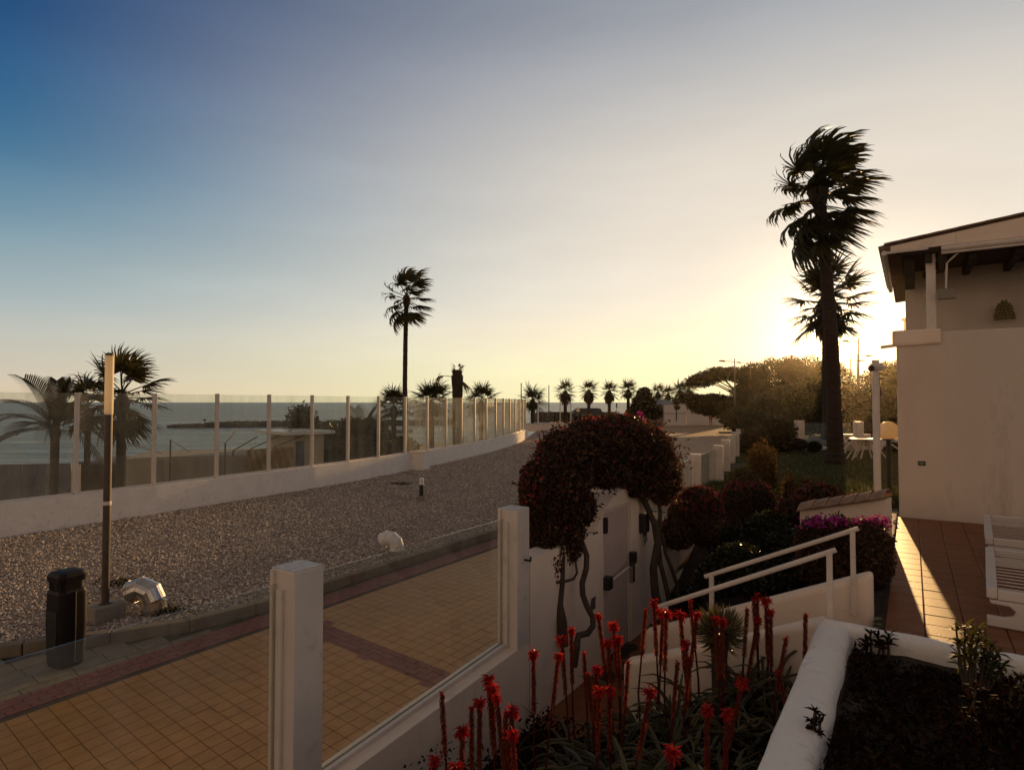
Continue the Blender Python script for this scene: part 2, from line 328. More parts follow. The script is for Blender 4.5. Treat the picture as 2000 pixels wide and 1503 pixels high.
# line of the glass fence on the sea side (post feet)
SEAF = [(-11.8, 11.0), (-10.95, 12.6), (-10.05, 14.2), (-9.13, 15.7), (-8.3, 17.3), (-7.45, 18.85), (-6.62, 20.35), (-5.86, 21.95), (-5.14, 23.65), (-4.42, 25.4), (-3.76, 27.2), (-3.12, 29.0), (-2.54, 30.8), (-1.99, 32.6), (-1.45, 34.45), (-.97, 36.3), (-.54, 38.15), (-.16, 40.0), (.2, 41.95), (.52, 43.9), (.8, 46.0), (1.04, 48.1)]
# kerb between paving and gravel
KERB = [ab(a, b) for a, b in ((-4.2, -8.1), (-2.8, -7.2), (-1.6, -6.4), (-.7, -5.83), (-.09, -5.44), (.3, -5.17), (.75, -4.86), (1.2, -4.55), (1.7, -4.36), (2.3, -4.27), (3.1, -4.25), (4, -4.25), (5, -4.25), (6, -4.25), (7, -4.25), (8, -4.25), (9, -4.27))] + [Vector(p) for p in ((1.0, 16.2, 0), (1.9, 19, 0), (2.9, 23, 0), (4.0, 29, 0), (5.2, 38, 0), (6.2, 50, 0), (7.0, 65, 0))]

def arc(path, step):                      # resample a polyline at equal steps
    pts = [Vector((p[0], p[1], 0)) for p in path]; out = [pts[0].copy()]; need = step
    for p, q in zip(pts, pts[1:]):
        d = (q - p).length; pos = 0
        while d - pos >= need:
            pos += need; out.append(p + (q - p) * (pos / d)); need = step
        need -= d - pos
    return out

land = [ab(-10, -.13), ab(12, -.13), ab(12, 60), (400, 60), (400, 230), (90, 128), (44, 96), (6, 92), (3, 66)] + [(x - .12, y) for x, y in reversed(SEAF)] + [(-16, 3)]
sheet('ground', land, -.05, mat('ground_earth', (.14, .11, .08), 1, (.20, .16, .12), 2, bump=.5))
# retaining face of the promenade towards the beach
b = MB()
for p, q in zip(SEAF, SEAF[1:]): b.slab(p, q, (.16, -.06), BEACH_Z, -.02)
b.slab(SEAF[-1], (3, 66), (.16, -.06), BEACH_Z, -.02); b.slab((3, 66), (6, 92), (.16, -.06), BEACH_Z, -.06)
o = b.build('sea_wall_face', plaster); tag(o, kind='structure')

def brick_pattern(name, c1, c2, cj, w, h, rot):
    m = bpy.data.materials.new(name); m.use_nodes = True
    nt = m.node_tree; N = nt.nodes; L = nt.links.new; P = N['Principled BSDF']; P.inputs['Roughness'].default_value = .7; P.inputs['Specular IOR Level'].default_value = .35
    g = N.new('ShaderNodeNewGeometry'); mp = N.new('ShaderNodeMapping'); mp.inputs['Rotation'].default_value = (0, 0, rot); L(g.outputs['Position'], mp.inputs[0])
    br = N.new('ShaderNodeTexBrick'); br.inputs['Scale'].default_value = 1; br.inputs['Brick Width'].default_value = w; br.inputs['Row Height'].default_value = h; br.inputs['Mortar Size'].default_value = .008
    br.inputs['Color1'].default_value = (*c1, 1); br.inputs['Color2'].default_value = (*c2, 1); br.inputs['Mortar'].default_value = (*cj, 1); L(mp.outputs[0], br.inputs['Vector'])
    n = N.new('ShaderNodeTexNoise'); n.inputs['Scale'].default_value = .6; n.inputs['Detail'].default_value = 6; L(g.outputs['Position'], n.inputs['Vector'])
    mr = N.new('ShaderNodeMapRange'); mr.inputs[3].default_value = .6; mr.inputs[4].default_value = 1.25; L(n.outputs[0], mr.inputs[0])
    s = N.new('ShaderNodeVectorMath'); s.operation = 'SCALE'; L(br.outputs[0], s.inputs[0]); L(mr.outputs[0], s.inputs['Scale']); L(s.outputs[0], P.inputs['Base Color'])
    bp = N.new('ShaderNodeBump'); bp.inputs['Strength'].default_value = .6; bp.inputs['Distance'].default_value = .01; bp.invert = True; L(br.outputs['Fac'], bp.inputs['Height']); L(bp.outputs[0], P.inputs['Normal'])
    return m
paving_m = brick_pattern('block_paving', (.36, .19, .075), (.46, .255, .105), (.08, .05, .028), .33, .165, -ANG)
sheet('parking_lot', [ab(13.2, -6.5), ab(13.2, -.13), (5.5, 15.6), (8.5, 23), (13.9, 35.6), (22, 52), (40, 84), (3.2, 84), (2.5, 60), (0, 24)], -.006, paving_m)

# ---- near walkway: base sheet, yellow tiles, red brick bands, flush strip, bay tiles
walk = sheet('walkway', [ab(-4.3, -8.2), ab(-4.3, -.13), ab(13.2, -.13), ab(13.2, -6.5), ab(9, -4.3), ab(2, -4.3), ab(0, -5.5)], -.009, joint)
rng = random.Random(4)
def shear(a, b): return a - .11 * (b + .75)
def paver_mesh(name, la, lb, m, h=.012, ch=.0015):
    bm = MB(); pa = []
    for z, s in ((-h, 0), (-ch, 0), (0, ch)):
        for x, y in ((-1, -1), (-1, 1), (1, 1), (1, -1)):
            a_, b_ = x * (la / 2 - s), y * (lb / 2 - s); pa.append(U * (a_ - .11 * b_) + V * b_ + Vector((0, 0, z)))
    bm.v = [tuple(p) for p in pa]
    bm.f = [(8, 9, 10, 11)] + [(r + i, r + (i + 1) % 4, r + 4 + (i + 1) % 4, r + 4 + i) for r in (0, 4) for i in range(4)]
    me = bpy.data.meshes.new(name); me.from_pydata(bm.v, [], bm.f); me.materials.append(m); me.update()
    return me
def in_view(p, pad=30):
    y = p[1]
    if y < .5: return False
    cz = (p[2] - HC); dy = cp * y + sp * cz; 
    if dy < .3: return False
    px = CX + F * p[0] / dy; py = CY - F * (cp * cz - sp * y) / dy
    return -pad < px < 2000 + pad and -pad < py < 1503 + pad
def lay(spots, me, name, parent, limit=295):
    """near pieces one object each, the rest joined"""
    vis = sorted((s for s in spots if in_view(s)), key=lambda s: (Vector(s) - Vector((0, 0, HC))).length)
    keep = vis[:limit]; ks = set(id(s) for s in keep); rest = [s for s in spots if id(s) not in ks]
    for s in keep:
        o = bpy.data.objects.new(name, me); COL.objects.link(o); o.parent = parent; o.location = Vector(s) - wl(parent)
    if rest:
        vs_ = np.array([v.co[:] for v in me.vertices], np.float32); fs = np.array([list(p.vertices) for p in me.polygons], np.int32)
        P = np.array([tuple(s) for s in rest], np.float32)
        vv = (P[:, None, :] + vs_[None]).reshape(-1, 3); ff = (np.arange(len(rest))[:, None, None] * len(vs_) + fs[None]).reshape(-1, 4)
        o = np_mesh(name, vv, 4, me.materials[0], parent, faces=ff); o['kind'] = 'stuff'
T = .165
ty = paver_mesh('tile', T - .007, T - .007, tile_y); tb = paver_mesh('tile', .325, .275, tile_b); bk = paver_mesh('brick', .193, .093, brick_r); bkx = paver_mesh('brick', .093, .193, brick_r); st = paver_mesh('edging_stone', .49, .135, kerbstone)
ys = []; a0 = -3.1
for i in range(97):
    a = a0 + i * T
    if 2.02 < a + .0 < 2.5: continue
    for j in range(21):
        b_ = -3.56 + j * T
        if b_ > -.22: break
        ys.append(ab(shear(a, b_), b_, -.003 if rng.random() < .015 else 0))
lay(ys, ty, 'tile', walk)
bs = []
for i in range(80):
    for j in range(4):
        a = a0 + i * .2 + (.1 if j % 2 else 0); b_ = -4.045 + j * .1 - .045 + .0; bs.append(ab(a, b_, rng.uniform(-.003, .001)))
lay(bs, bk, 'brick', walk, 230)
cs = []
for i in range(17):
    for j in range(5):
        b_ = -3.56 + i * .2 + (.1 if j % 2 else 0); a = 2.045 + .048 + j * .0985
        if b_ < -.24: cs.append(ab(shear(a, b_), b_, rng.uniform(-.003, .001)))
lay(cs, bkx, 'brick', walk, 85)
lay([ab(-4 + i * .5, -4.2, 0) for i in range(12)], st, 'edging_stone', walk)
def kerb_b(a):                            # kerb position across, at a
    pts = [toab(p) for p in KERB[:17]]
    for (p, q), (r, s) in zip(pts, pts[1:]):
        if p <= a <= r: return q + (s - q) * (a - p) / (r - p)
    return -4.25
lay([ab(-3.9 + i * .335, -4.42 - j * .285, rng.uniform(-.003, .001)) for i in range(18) for j in range(14) if -4.42 - j * .285 > kerb_b(-3.9 + i * .335) + .1], tb, 'tile', walk, 100)

# ---- raised kerb, one stone at a time
kerb = sheet('kerb', [ab(8, -4.3), ab(8.2, -4.3), ab(8.2, -4.32)], -.03, kerbstone)
kp = arc(KERB, .86)
for p, q in zip(kp, kp[1:]):
    d = (q - p).normalized(); b = MB(); j1 = rng.uniform(-.006, .006)
    b.slab(p + d * .006, q - d * .006, (.15 + j1, -j1), -.04, .135 + rng.uniform(-.006, .006)); b.build('kerb_stone', kerbstone, kerb, bevel=.015)

# ---- gravel bed and its stones
bed = [(p.x - .13, p.y) for p in KERB] + [(3.3, 65)] + [(x + .05, y) for x, y in reversed(SEAF)] + [(-13.2, 8.5)]
sheet('gravel_bed', bed, .062, gravel_bed_m)
def inside(poly, X, Y):
    c = np.zeros(X.shape, bool); n = len(poly)
    for i in range(n):
        x0, y0 = poly[i][0], poly[i][1]; x1, y1 = poly[(i + 1) % n][0], poly[(i + 1) % n][1]
        if y0 == y1: continue
        m_ = ((y0 > Y) != (y1 > Y)) & (X < (x1 - x0) * (Y - y0) / (y1 - y0) + x0); c ^= m_
    return c
def build_gravel():
    g = np.random.default_rng(3); n = 620000
    # denser near the eye
    Y = 6.5 + 42 * g.random(n) ** 2.0; X = -13 + 18 * g.random(n)
    m_ = inside(bed, X, Y) & (X / Y > -.92); X = X[m_]; Y = Y[m_]
    patch = np.sin(X * 1.9 + 1.3 * np.sin(Y * .8)) * np.sin(Y * 1.3 + np.sin(X * 1.1)) + .5 * np.sin(X * 5.1 + Y * 2.3)
    k_ = g.random(len(X)) < np.clip(.82 + .45 * patch, .35, 1); X = X[k_][:165000]; Y = Y[k_][:165000]; n = len(X)
    # bare and weedy patches thin the stones
    oct_ = np.array([(1, 0, 0), (0, 1, 0), (-1, 0, 0), (0, -1, 0), (.1, .1, 1), (0, 0, -.6)], np.float32)
    fc = np.array([(0, 1, 4), (1, 2, 4), (2, 3, 4), (3, 0, 4)], np.int32)
    s = (.009 + .019 * g.random(n) ** 2.2) * (1 + .03 * np.maximum(Y - 10, 0))
    a = g.random(n) * 6.283; sx = .7 + .6 * g.random(n); tx = (g.random((n, 2)) - .5) * .9
    v = np.repeat(oct_[None], n, 0) * s[:, None, None]; v[:, :, 0] *= sx[:, None]; v[:, :, 2] *= (.45 + .5 * g.random(n))[:, None]
    v += (g.random(v.shape) - .5) * s[:, None, None] * .45
    v[:, :, 2] += v[:, :, 0] * tx[:, :1] + v[:, :, 1] * tx[:, 1:]
    c, q = np.cos(a), np.sin(a); x = v[:, :, 0] * c[:, None] - v[:, :, 1] * q[:, None]; y = v[:, :, 0] * q[:, None] + v[:, :, 1] * c[:, None]
    v[:, :, 0] = x + X[:, None]; v[:, :, 1] = y + Y[:, None]; v[:, :, 2] += .066 + .02 * g.random(n)[:, None]
    f = (np.arange(n)[:, None, None] * 6 + fc[None]).reshape(-1, 3)
    m = leafmat('gravel_stones', [(0, (.22, .165, .125)), (.4, (.40, .31, .24)), (.8, (.54, .44, .355)), (1, (.74, .64, .54))], 0, .6, .3)
    o = np_mesh('gravel', v, 3, m, None, np.repeat(g.random(n), 4), f); tag(o, 'loose pale gravel covering the bed inside the sea-side glass fence', 'gravel', kind='stuff')
build_gravel()

# ---- garden levels on this side of the wall
def grid_sheet(name, a0, a1, b0, b1, na, nb, zf, m):
    bm = MB()
    for i in range(na + 1):
        for j in range(nb + 1):
            a = a0 + (a1 - a0) * i / na; b_ = b0 + (b1 - b0) * j / nb; bm.v.append(tuple(ab(a, b_, zf(a, b_))))
    for i in range(na):
        for j in range(nb):
            k = i * (nb + 1) + j; bm.f.append((k, k + nb + 1, k + nb + 2, k + 1))
    o = bm.build(name, m, smooth_=True); o['kind'] = 'structure'; return o
r_ = random.Random(8)
PATH_Z = -.42
def bed_z(a, b): return -.44 + .75 * smooth(b, .5, 2.6)
def slope_z(a, b): return PATH_Z + 1.28 * max(smooth(b, 1.0, 3.0), smooth(a, 6.5, 10.8))
grid_sheet('aloe_bed', -6, 2.86, -.1, 2.7, 40, 16, lambda a, b: bed_z(a, b) + r_.uniform(-.03, .03), soil)
grid_sheet('garden_slope', 4.0, 12.05, -.1, 3.2, 40, 20, lambda a, b: slope_z(a, b) + r_.uniform(-.03, .03), soil)
grid_sheet('planter_soil', -6, 2.7, 2.8, 12, 40, 40, lambda a, b: .99 + r_.uniform(-.03, .03), soil)
b = MB(); b.poly([ab(2.7, -.1, PATH_Z), ab(2.7, 1.9, PATH_Z), ab(4.1, 1.9, PATH_Z), ab(6.3, 1.0, PATH_Z), ab(6.3, -.1, PATH_Z)])
o = b.build('door_path', terracotta); o['kind'] = 'structure'
lawn_m = mat('lawn_ground', (.04, .038, .011), 1, (.07, .062, .018), 6, bump=.6, bscale=60)
sheet('lawn', [ab(11.2, -.9), ab(14, -1.0), ab(22, -2.4), ab(33, -4.4), ab(33, 6), ab(22, 3.25), ab(11.2, 3.25)], .9, lawn_m)
b = MB(); b.abox(2.72, 10.15, 3.06, 12, .5, .872); terrace = b.build('terrace', joint); terrace['kind'] = 'structure'
tt = bpy.data.meshes.new('tile')
def square_tile(la, lb, h, ch, m):
    pa = []
    for z, s in ((-h, 0), (-ch, 0), (0, ch)):
        for x, y in ((-1, -1), (-1, 1), (1, 1), (1, -1)): pa.append(tuple(U * (x * (la / 2 - s)) + V * (y * (lb / 2 - s)) + Vector((0, 0, z))))
    me = bpy.data.meshes.new('tile'); me.from_pydata(pa, [], [(8, 9, 10, 11)] + [(r + i, r + (i + 1) % 4, r + 4 + (i + 1) % 4, r + 4 + i) for r in (0, 4) for i in range(4)]); me.materials.append(m); me.update(); return me
tt = square_tile(.293, .293, .026, .005, terracotta)
lay([ab(2.9 + .3 * i, 3.24 + .3 * j, .9 + rng.uniform(-.0015, .0015)) for i in range(24) for j in range(14)], tt, 'tile', terrace, 280)
# pale edging of the terrace beside the house corner
b = MB(); b.abox(7.9, 10.1, 2.99, 3.075, .6, .93); o = b.build('terrace_edge', plaster, None, bevel=.015); o['kind'] = 'structure'

# ================================================================== FENCES AND WALLS
def xy(p, z): return Vector((p[0], p[1], z))
def build_sea_fence():
    t = empty('glass_fence', xy(SEAF[9], 0), 'long curved glass fence with slim posts on a low white sea-side wall', 'fence')
    top, wt = 3.13, .78
    b = MB()
    rp = random.Random(2)
    n = len(SEAF)
    L_, R_ = [], []
    for i, p in enumerate(SEAF):
        q0 = Vector((*SEAF[max(i - 1, 0)], 0)); q1 = Vector((*SEAF[min(i + 1, n - 1)], 0)); d = (q1 - q0).normalized(); nn = Vector((d.y, -d.x, 0)); v = Vector((*p, 0))
        if i == n - 1: v = v + d * .45
        L_.append(v - nn * .15); R_.append(v + nn * .15)
    for i in range(n - 1):
        k = len(b.v)
        b.v += [(*R_[i].xy, -.02), (*R_[i + 1].xy, -.02), (*L_[i + 1].xy, -.02), (*L_[i].xy, -.02), (*R_[i].xy, wt), (*R_[i + 1].xy, wt), (*L_[i + 1].xy, wt), (*L_[i].xy, wt)]
        b.f += [tuple(k + x for x in f) for f in ((4, 5, 6, 7), (0, 1, 5, 4), (2, 3, 7, 6))]
        if i == n - 2: b.f.append((k + 1, k + 2, k + 6, k + 5))
    b.build('base_wall', plaster_rough, t)
    for i in range(n):
        q0 = Vector((*SEAF[max(i - 1, 0)], 0)); q1 = Vector((*SEAF[min(i + 1, n - 1)], 0)); d = (q1 - q0).normalized(); v = Vector((*SEAF[i], 0))
        m = MB(); m.slab(v - d * .036, v + d * .036, (.05, .06), wt - .01, top + rp.uniform(-.01, .01)); m.build('post', paint, t, bevel=.006)
        if i < n - 1:
            w = Vector((*SEAF[i + 1], 0)); e = (w - v).normalized()
            g = MB(); g.slab(v + e * .045, w - e * .045, (.006, .006), wt + .055, top - .02); g.build('glass_pane', glass_sea if i < 9 else glass_glow, t)
            r = MB(); r.slab(v + e * .045, w - e * .045, (.028, .028), wt, wt + .05); r.build('glazing_rail', paint, t)
    # masonry pier standing in front of the wall
    p = gp(829, 916, .06); d = (Vector((*SEAF[11], 0)) - Vector((*SEAF[9], 0))).normalized(); c = Vector((-4.0, 25.6, 0))
    m = MB(); m.slab(c, c + d * .72, (.30, .30), -.02, .80); pr = m.build('pier', plaster_rough, t, bevel=.02)
    m = MB(); m.slab(c - d * .03, c + d * .75, (.33, .33), .80, .845); m.build('pier_cap', plaster, pr, bevel=.01)
build_sea_fence()

WT = .24                                   # thickness of the garden wall
def column(t, p, d, z0, z1, cap=True):
    """square white column with a glass slot strip on its approach side"""
    m = MB(); m.slab(p, p + d * .235, (WT, 0), z0, z1); c = m.build('column', paint, t, bevel=.008)
    m = MB(); m.slab(p + d * .004, p + d * .231, (WT - .004, -.004), z1 - .001, z1 + .006); m.build('column_top', flaky, c)
    n = Vector((d.y, -d.x, 0))
    for e0, e1 in ((-.024, -.001), (.236, .259)):
        m = MB(); m.slab(p + d * e0 - n * .09, p + d * e1 - n * .09, (.065, -.012), z0, z1 - .12); m.build('glazing_bead', paint, c, bevel=.003)
        m = MB(); m.slab(p + d * e0 - n * .09, p + d * e1 - n * .09, (.13, -.10), z0, z1 - .005); m.build('glazing_bead', paint, c, bevel=.003)
    return c
def glass_run(t, p, q, zl, zlq, zt, ztq, m_):
    d = (q - p).normalized(); n = Vector((d.y, -d.x, 0)); o = -n * .165
    m = MB(); m.slab(p + d * .006 + o, q - d * .006 + o, (.006, .006), zl + .02, zt, zlq + .02, ztq); m.build('glass_pane', m_, t)
    for s in ((.05, -.012), (-.012, .05)):
        m = MB(); m.slab(p + d * .03 + o, q - d * .03 + o, s, zl, zl + .045, zlq, zlq + .045); m.build('glazing_bead', paint, t, bevel=.004)
def build_garden_wall():
    t = empty('glazed_garden_wall', ab(1, 0, 0), 'low white wall with square columns and clear glass panes beside yellow paving', 'wall')
    low = lambda a: .40 - .035 * (a - .2) * -1 if a < 99 else 0
    zlow = lambda a: .31 + .055 * a                       # the low wall climbs slightly along the walkway
    C1, C2 = -.235, 2.41
    for a0, a1 in ((-3.3, C1), (C1, 2.645), (2.645, 3.0)):
        if a0 == 2.645: continue
        m = MB(); m.slab(ab(a0, 0), ab(a1, 0), (WT, 0), -.5, zlow(a0), -.5, zlow(a1)); m.build('wall_base', plaster, t, bevel=.006)
    column(t, ab(C1, 0), U, zlow(C1) - .01, 1.81); column(t, ab(C2, 0), U, zlow(C2) - .01, 1.815)
    glass_run(t, ab(-3.2, 0), ab(C1, 0), zlow(-3.2), zlow(C1), 1.72, 1.72, glass_near)
    glass_run(t, ab(C1 + .235, 0), ab(C2, 0), zlow(C1), zlow(C2), 1.72, 1.72, glass_near)
build_garden_wall()

# ---- arched wall with the door
def build_door_wall():
    t = empty('arched_door_wall', ab(4.9, 0, PATH_Z), 'white rendered wall with rounded arch top around pale pink door', 'wall')
    A0, A1, D0, D1 = 2.66, 6.45, 4.44, 5.37
    ztop = 1.60; n = 22
    prof = []
    for i in range(n + 1):
        a = A0 + (A1 - A0) * i / n
        z = max(1.71 - .55 * (a - 5.08) ** 2, 1.28 if a < 5.08 else .72)
        prof.append((a, max(z, .62)))
    m = MB()
    def strip(pr, z0):
        for (a, z), (c, y) in zip(pr, pr[1:]):
            for b0, fl in ((0, 0), (-WT, 1)):
                q = [ab(a, b0, z0), ab(c, b0, z0), ab(c, b0, y), ab(a, b0, z)]; m.quad(*(q if not fl else q[::-1]))
            m.quad(ab(a, 0, z), ab(c, 0, y), ab(c, -WT, y), ab(a, -WT, z))
    DT = 1.52
    def ins(a): 
        for (p, z), (q, y) in zip(prof, prof[1:]):
            if p <= a <= q: return z + (y - z) * (a - p) / (q - p)
    left = [x for x in prof if x[0] < D0] + [(D0, ins(D0))]; mid = [(D0, ins(D0))] + [x for x in prof if D0 < x[0] < D1] + [(D1, ins(D1))]; right = [(D1, ins(D1))] + [x for x in prof if x[0] > D1]
    strip(left, -.55); strip(mid, DT); strip(right, -.55)
    m.quad(ab(D0, 0, -.5), ab(D0, 0, DT), ab(D0, -WT, DT), ab(D0, -WT, -.5)); m.quad(ab(D1, 0, -.5), ab(D1, -WT, -.5), ab(D1, -WT, DT), ab(D1, 0, DT)); m.quad(ab(D0, 0, DT), ab(D1, 0, DT), ab(D1, -WT, DT), ab(D0, -WT, DT))
    m.quad(ab(A0, 0, -.5), ab(A0, -WT, -.5), ab(A0, -WT, prof[0][1]), ab(A0, 0, prof[0][1])); m.quad(ab(A1, 0, -.5), ab(A1, 0, prof[-1][1]), ab(A1, -WT, prof[-1][1]), ab(A1, -WT, -.5))
    m.build('wall_panel', plaster, t)
    pink = mat('pink_door_paint', (.55, .42, .37), .55, (.60, .46, .40), 3, stain=(.45, .34, .29), stain_amt=.4)
    m = MB(); m.abox(D0 + .006, D1 - .006, -.075, -.03, PATH_Z + .01, DT - .006); dr = m.build('door', pink, t, bevel=.004)
    for x in ((D0 + .004, D0 + .05), (D1 - .05, D1 - .004)):
        m = MB(); m.abox(x[0], x[1], -.03, -.008, PATH_Z, DT - .004); m.build('door_frame', paint, t, bevel=.003)
    m = MB(); m.abox(D0 + .05, D1 - .05, -.03, -.008, DT - .05, DT - .004); m.build('door_frame', paint, t)
    # push bar with its two housings, sloping across the leaf
    za, zb = .62, .70
    m = MB(); m.tube([ab(D0 + .12, .045, .60), ab(D1 - .1, .045, .66)], .018, 8); m.build('push_bar', paint, dr)
    m = MB(); m.abox(D0 + .01, D0 + .15, -.028, .075, .51, .67); m.build('bar_housing', black_m, dr, bevel=.012)
    m = MB(); m.abox(D1 - .07, D1 + .03, -.006, .08, .66, .82); m.build('lock_case', black_m, t, bevel=.012)
    m = MB(); m.abox(D1 - .06, D1 + .025, -.004, .05, .40, .655); m.build('lock_plate', silver, t, bevel=.006)
    m = MB(); m.tube([ab(D1 - .05, .06, .70), ab(D1 - .05, .09, .70), ab(D1 - .22, .095, .695)], .011, 7); m.tube([ab(D1 - .21, .095, .695), ab(D1 - .25, .095, .695)], .022, 7); m.build('handle', black_m, t)
    m = MB(); m.abox(D0 + .02, D0 + .10, -.028, .03, 1.22, 1.42); m.build('door_closer', black_m, dr, bevel=.01)
    m = MB(); m.abox(5.66, 5.84, .002, .10, 1.02, 1.30); bx = m.build('intercom_box', black_m, t, bevel=.015)
    for k in range(3):
        x = 5.70 + .05 * k; m = MB(); m.tube([ab(x, .05, 1.03), ab(x + .01, .07, .90), ab(x + .03, .06, .82 + .03 * k), ab(x + .045, .05, .9), ab(x + .04, .05, 1.03)], .005, 5); m.build('cable_loop', black_m, bx)
    m = MB()
    for k in range(4): m.tube([ab(4.06 + .035 * k, .012, .37), ab(4.065 + .035 * k, .015, .46), ab(4.09 + .03 * k, .015, .51)], .007, 5)
    m.tube([ab(4.05, .012, .37), ab(4.18, .012, .37)], .008, 5); m.build('iron_ornament', mat('iron_ornament', (.10, .08, .07), .6, metal=.5), t)
    m = MB(); m.tube([ab(2.55, .0, 1.30), ab(2.55, .07, 1.30), ab(2.55, .07, 1.34)], .012, 6); m.build('wall_hook', black_m, t)
build_door_wall()

# ---- the same wall running on beyond the door, bending with the promenade
def build_far_wall_run():
    t = empty('far_glazed_wall', (5.3, 15.5, 0), 'white columned glass fence receding past the arched door beside the paved lot', 'fence')
    path = [ab(6.45, 0), Vector((3.92, 12.9, 0)), Vector((5.3, 15.5, 0)), Vector((13.65, 35.0, 0))]
    cols = [ab(7.6, -.05), Vector((3.92, 12.9, 0)), Vector((5.3, 15.5, 0))]
    d = (path[3] - path[2]).normalized(); k = 1
    while 2.55 * k < 21: cols.append(path[2] + d * (2.55 * k)); k += 1
    cols[0] = path[0] + (path[1] - path[0]) * .42
    pts = [path[0]] + cols
    for p, q in zip(pts, pts[1:]):
        m = MB(); m.slab(p, q, (WT, 0), -.5, .58, -.5, .58); m.build('wall_base', plaster, t)
    for i, c in enumerate(cols):
        dd = (cols[min(i + 1, len(cols) - 1)] - cols[max(i - 1, 0)]).normalized()
        if i == 0: continue
        column(t, c, dd, .57, 1.80)
    for p, q in zip(pts, pts[1:]):
        dd = (q - p).normalized(); glass_run(t, p + dd * (.24 if p is not pts[0] and p is not cols[0] else .02), q, .58, .58, 1.71, 1.71, glass_near)
build_far_wall_run()

# ---- stairs between two parapets, going down from the terrace to the door path
def build_stairs():
    s = empty('garden_stairs', ab(3.4, 2.2, PATH_Z), 'terracotta steps going down between two white parapets', 'stairs')
    n = 7; zt = .9; dz = (zt - PATH_Z) / n; run = .30
    for i in range(n - 1):
        b1 = 3.06 - i * run; z = zt - dz * (i + 1)
        m = MB(); m.abox(2.99, 3.93, b1 - run - .02, b1, PATH_Z - .1, z); m.build('step', terracotta, s, bevel=.008)
    w = empty('stair_parapet', ab(4.0, 2.3, 0), 'thick white rounded parapet on the garden side of the steps', 'wall')
    m = MB(); m.abox(3.93, 4.11, .72, 2.99, -.5, .30, -.5, 1.30); m.build('parapet', plaster, w, bevel=.06, seg=4)
    w = empty('bed_parapet', ab(2.85, 2.0, 0), 'white parapet sloping between red aloes and the steps', 'wall')
    m = MB(); m.abox(2.80, 2.99, .95, 1.6, -.5, .40, -.5, .66); m.abox(2.802, 2.988, 1.6, 2.70, -.5, .66, -.5, 1.14); m.build('parapet', plaster, w, bevel=.05, seg=4)
    # handrails
    for a, b0, z0, b1, z1, foot0, foot1, lab in ((3.915, 1.50, 1.06, 2.83, 1.68, .2, .88, 'white tubular handrail fixed along the garden parapet, the farther of two'), (3.03, 1.30, .95, 2.72, 1.64, -.2, .88, 'white tubular handrail along the aloe side of the steps, the nearer of two')):
        h = empty('handrail', ab(a, b1, foot1), lab, 'handrail', 'handrails of the garden steps')
        sl = (z1 - z0) / (b1 - b0)
        m = MB(); m.tube([ab(a, b0 - .07, z0 - .07 * sl), ab(a, b1 + .05, z1 + .05 * sl)], .022, 10); m.build('rail', paint, h, smooth_=False)
        for b_, z_, f_ in ((b0, z0, foot0), (b1, z1, foot1)):
            m = MB(); m.abox(a - .022, a + .022, b_ - .022, b_ + .022, f_, z_ - .012); m.build('post', paint, h, bevel=.004)
build_stairs()

# ---- planter walls nearest the eye
def build_planter():
    t = empty('planter_wall', ab(2.8, 2.8, .5), 'thick rounded white planter wall turning a corner around dark planting', 'wall')
    def coping(pts, w, name):
        """rounded wall body swept along pts (a, b, ztop)"""
        m = MB(); prof = [(-w, -1.2), (-w, -.10), (-w * .93, -.045), (-w * .7, -.012), (-w * .3, 0), (w * .3, 0), (w * .7, -.012), (w * .93, -.045), (w, -.10), (w, -1.2)]
        k = len(prof); rr = random.Random(5)
        P = [ab(a, b, z) for a, b, z in pts]
        for i, p in enumerate(P):
            d = P[min(i + 1, len(P) - 1)] - P[max(i - 1, 0)]; d.z = 0; d.normalize(); nn = Vector((d.y, -d.x, 0))
            for x, z in prof:
                j = rr.uniform(-.006, .006); m.v.append(tuple(p + nn * (x + j) + Vector((0, 0, z + j * .6))))
        for i in range(len(P) - 1):
            for j in range(k - 1): m.f.append((i * k + j, i * k + j + 1, (i + 1) * k + j + 1, (i + 1) * k + j))
        m.f.append(tuple(range(k))); m.f.append(tuple((len(P) - 1) * k + j for j in reversed(range(k))))
        return m.build(name, plaster_rough, t, smooth_=True)
    coping([(-3.6 + .2 * i, 2.775, 1.15 + .006 * math.sin(i * 1.7)) for i in range(33)], .125, 'wall_run')
    coping([(2.79 - .012 * i, 2.7 + .2 * i, 1.146 + .005 * math.sin(i * 2.3)) for i in range(46)], .085, 'wall_run')
build_planter()

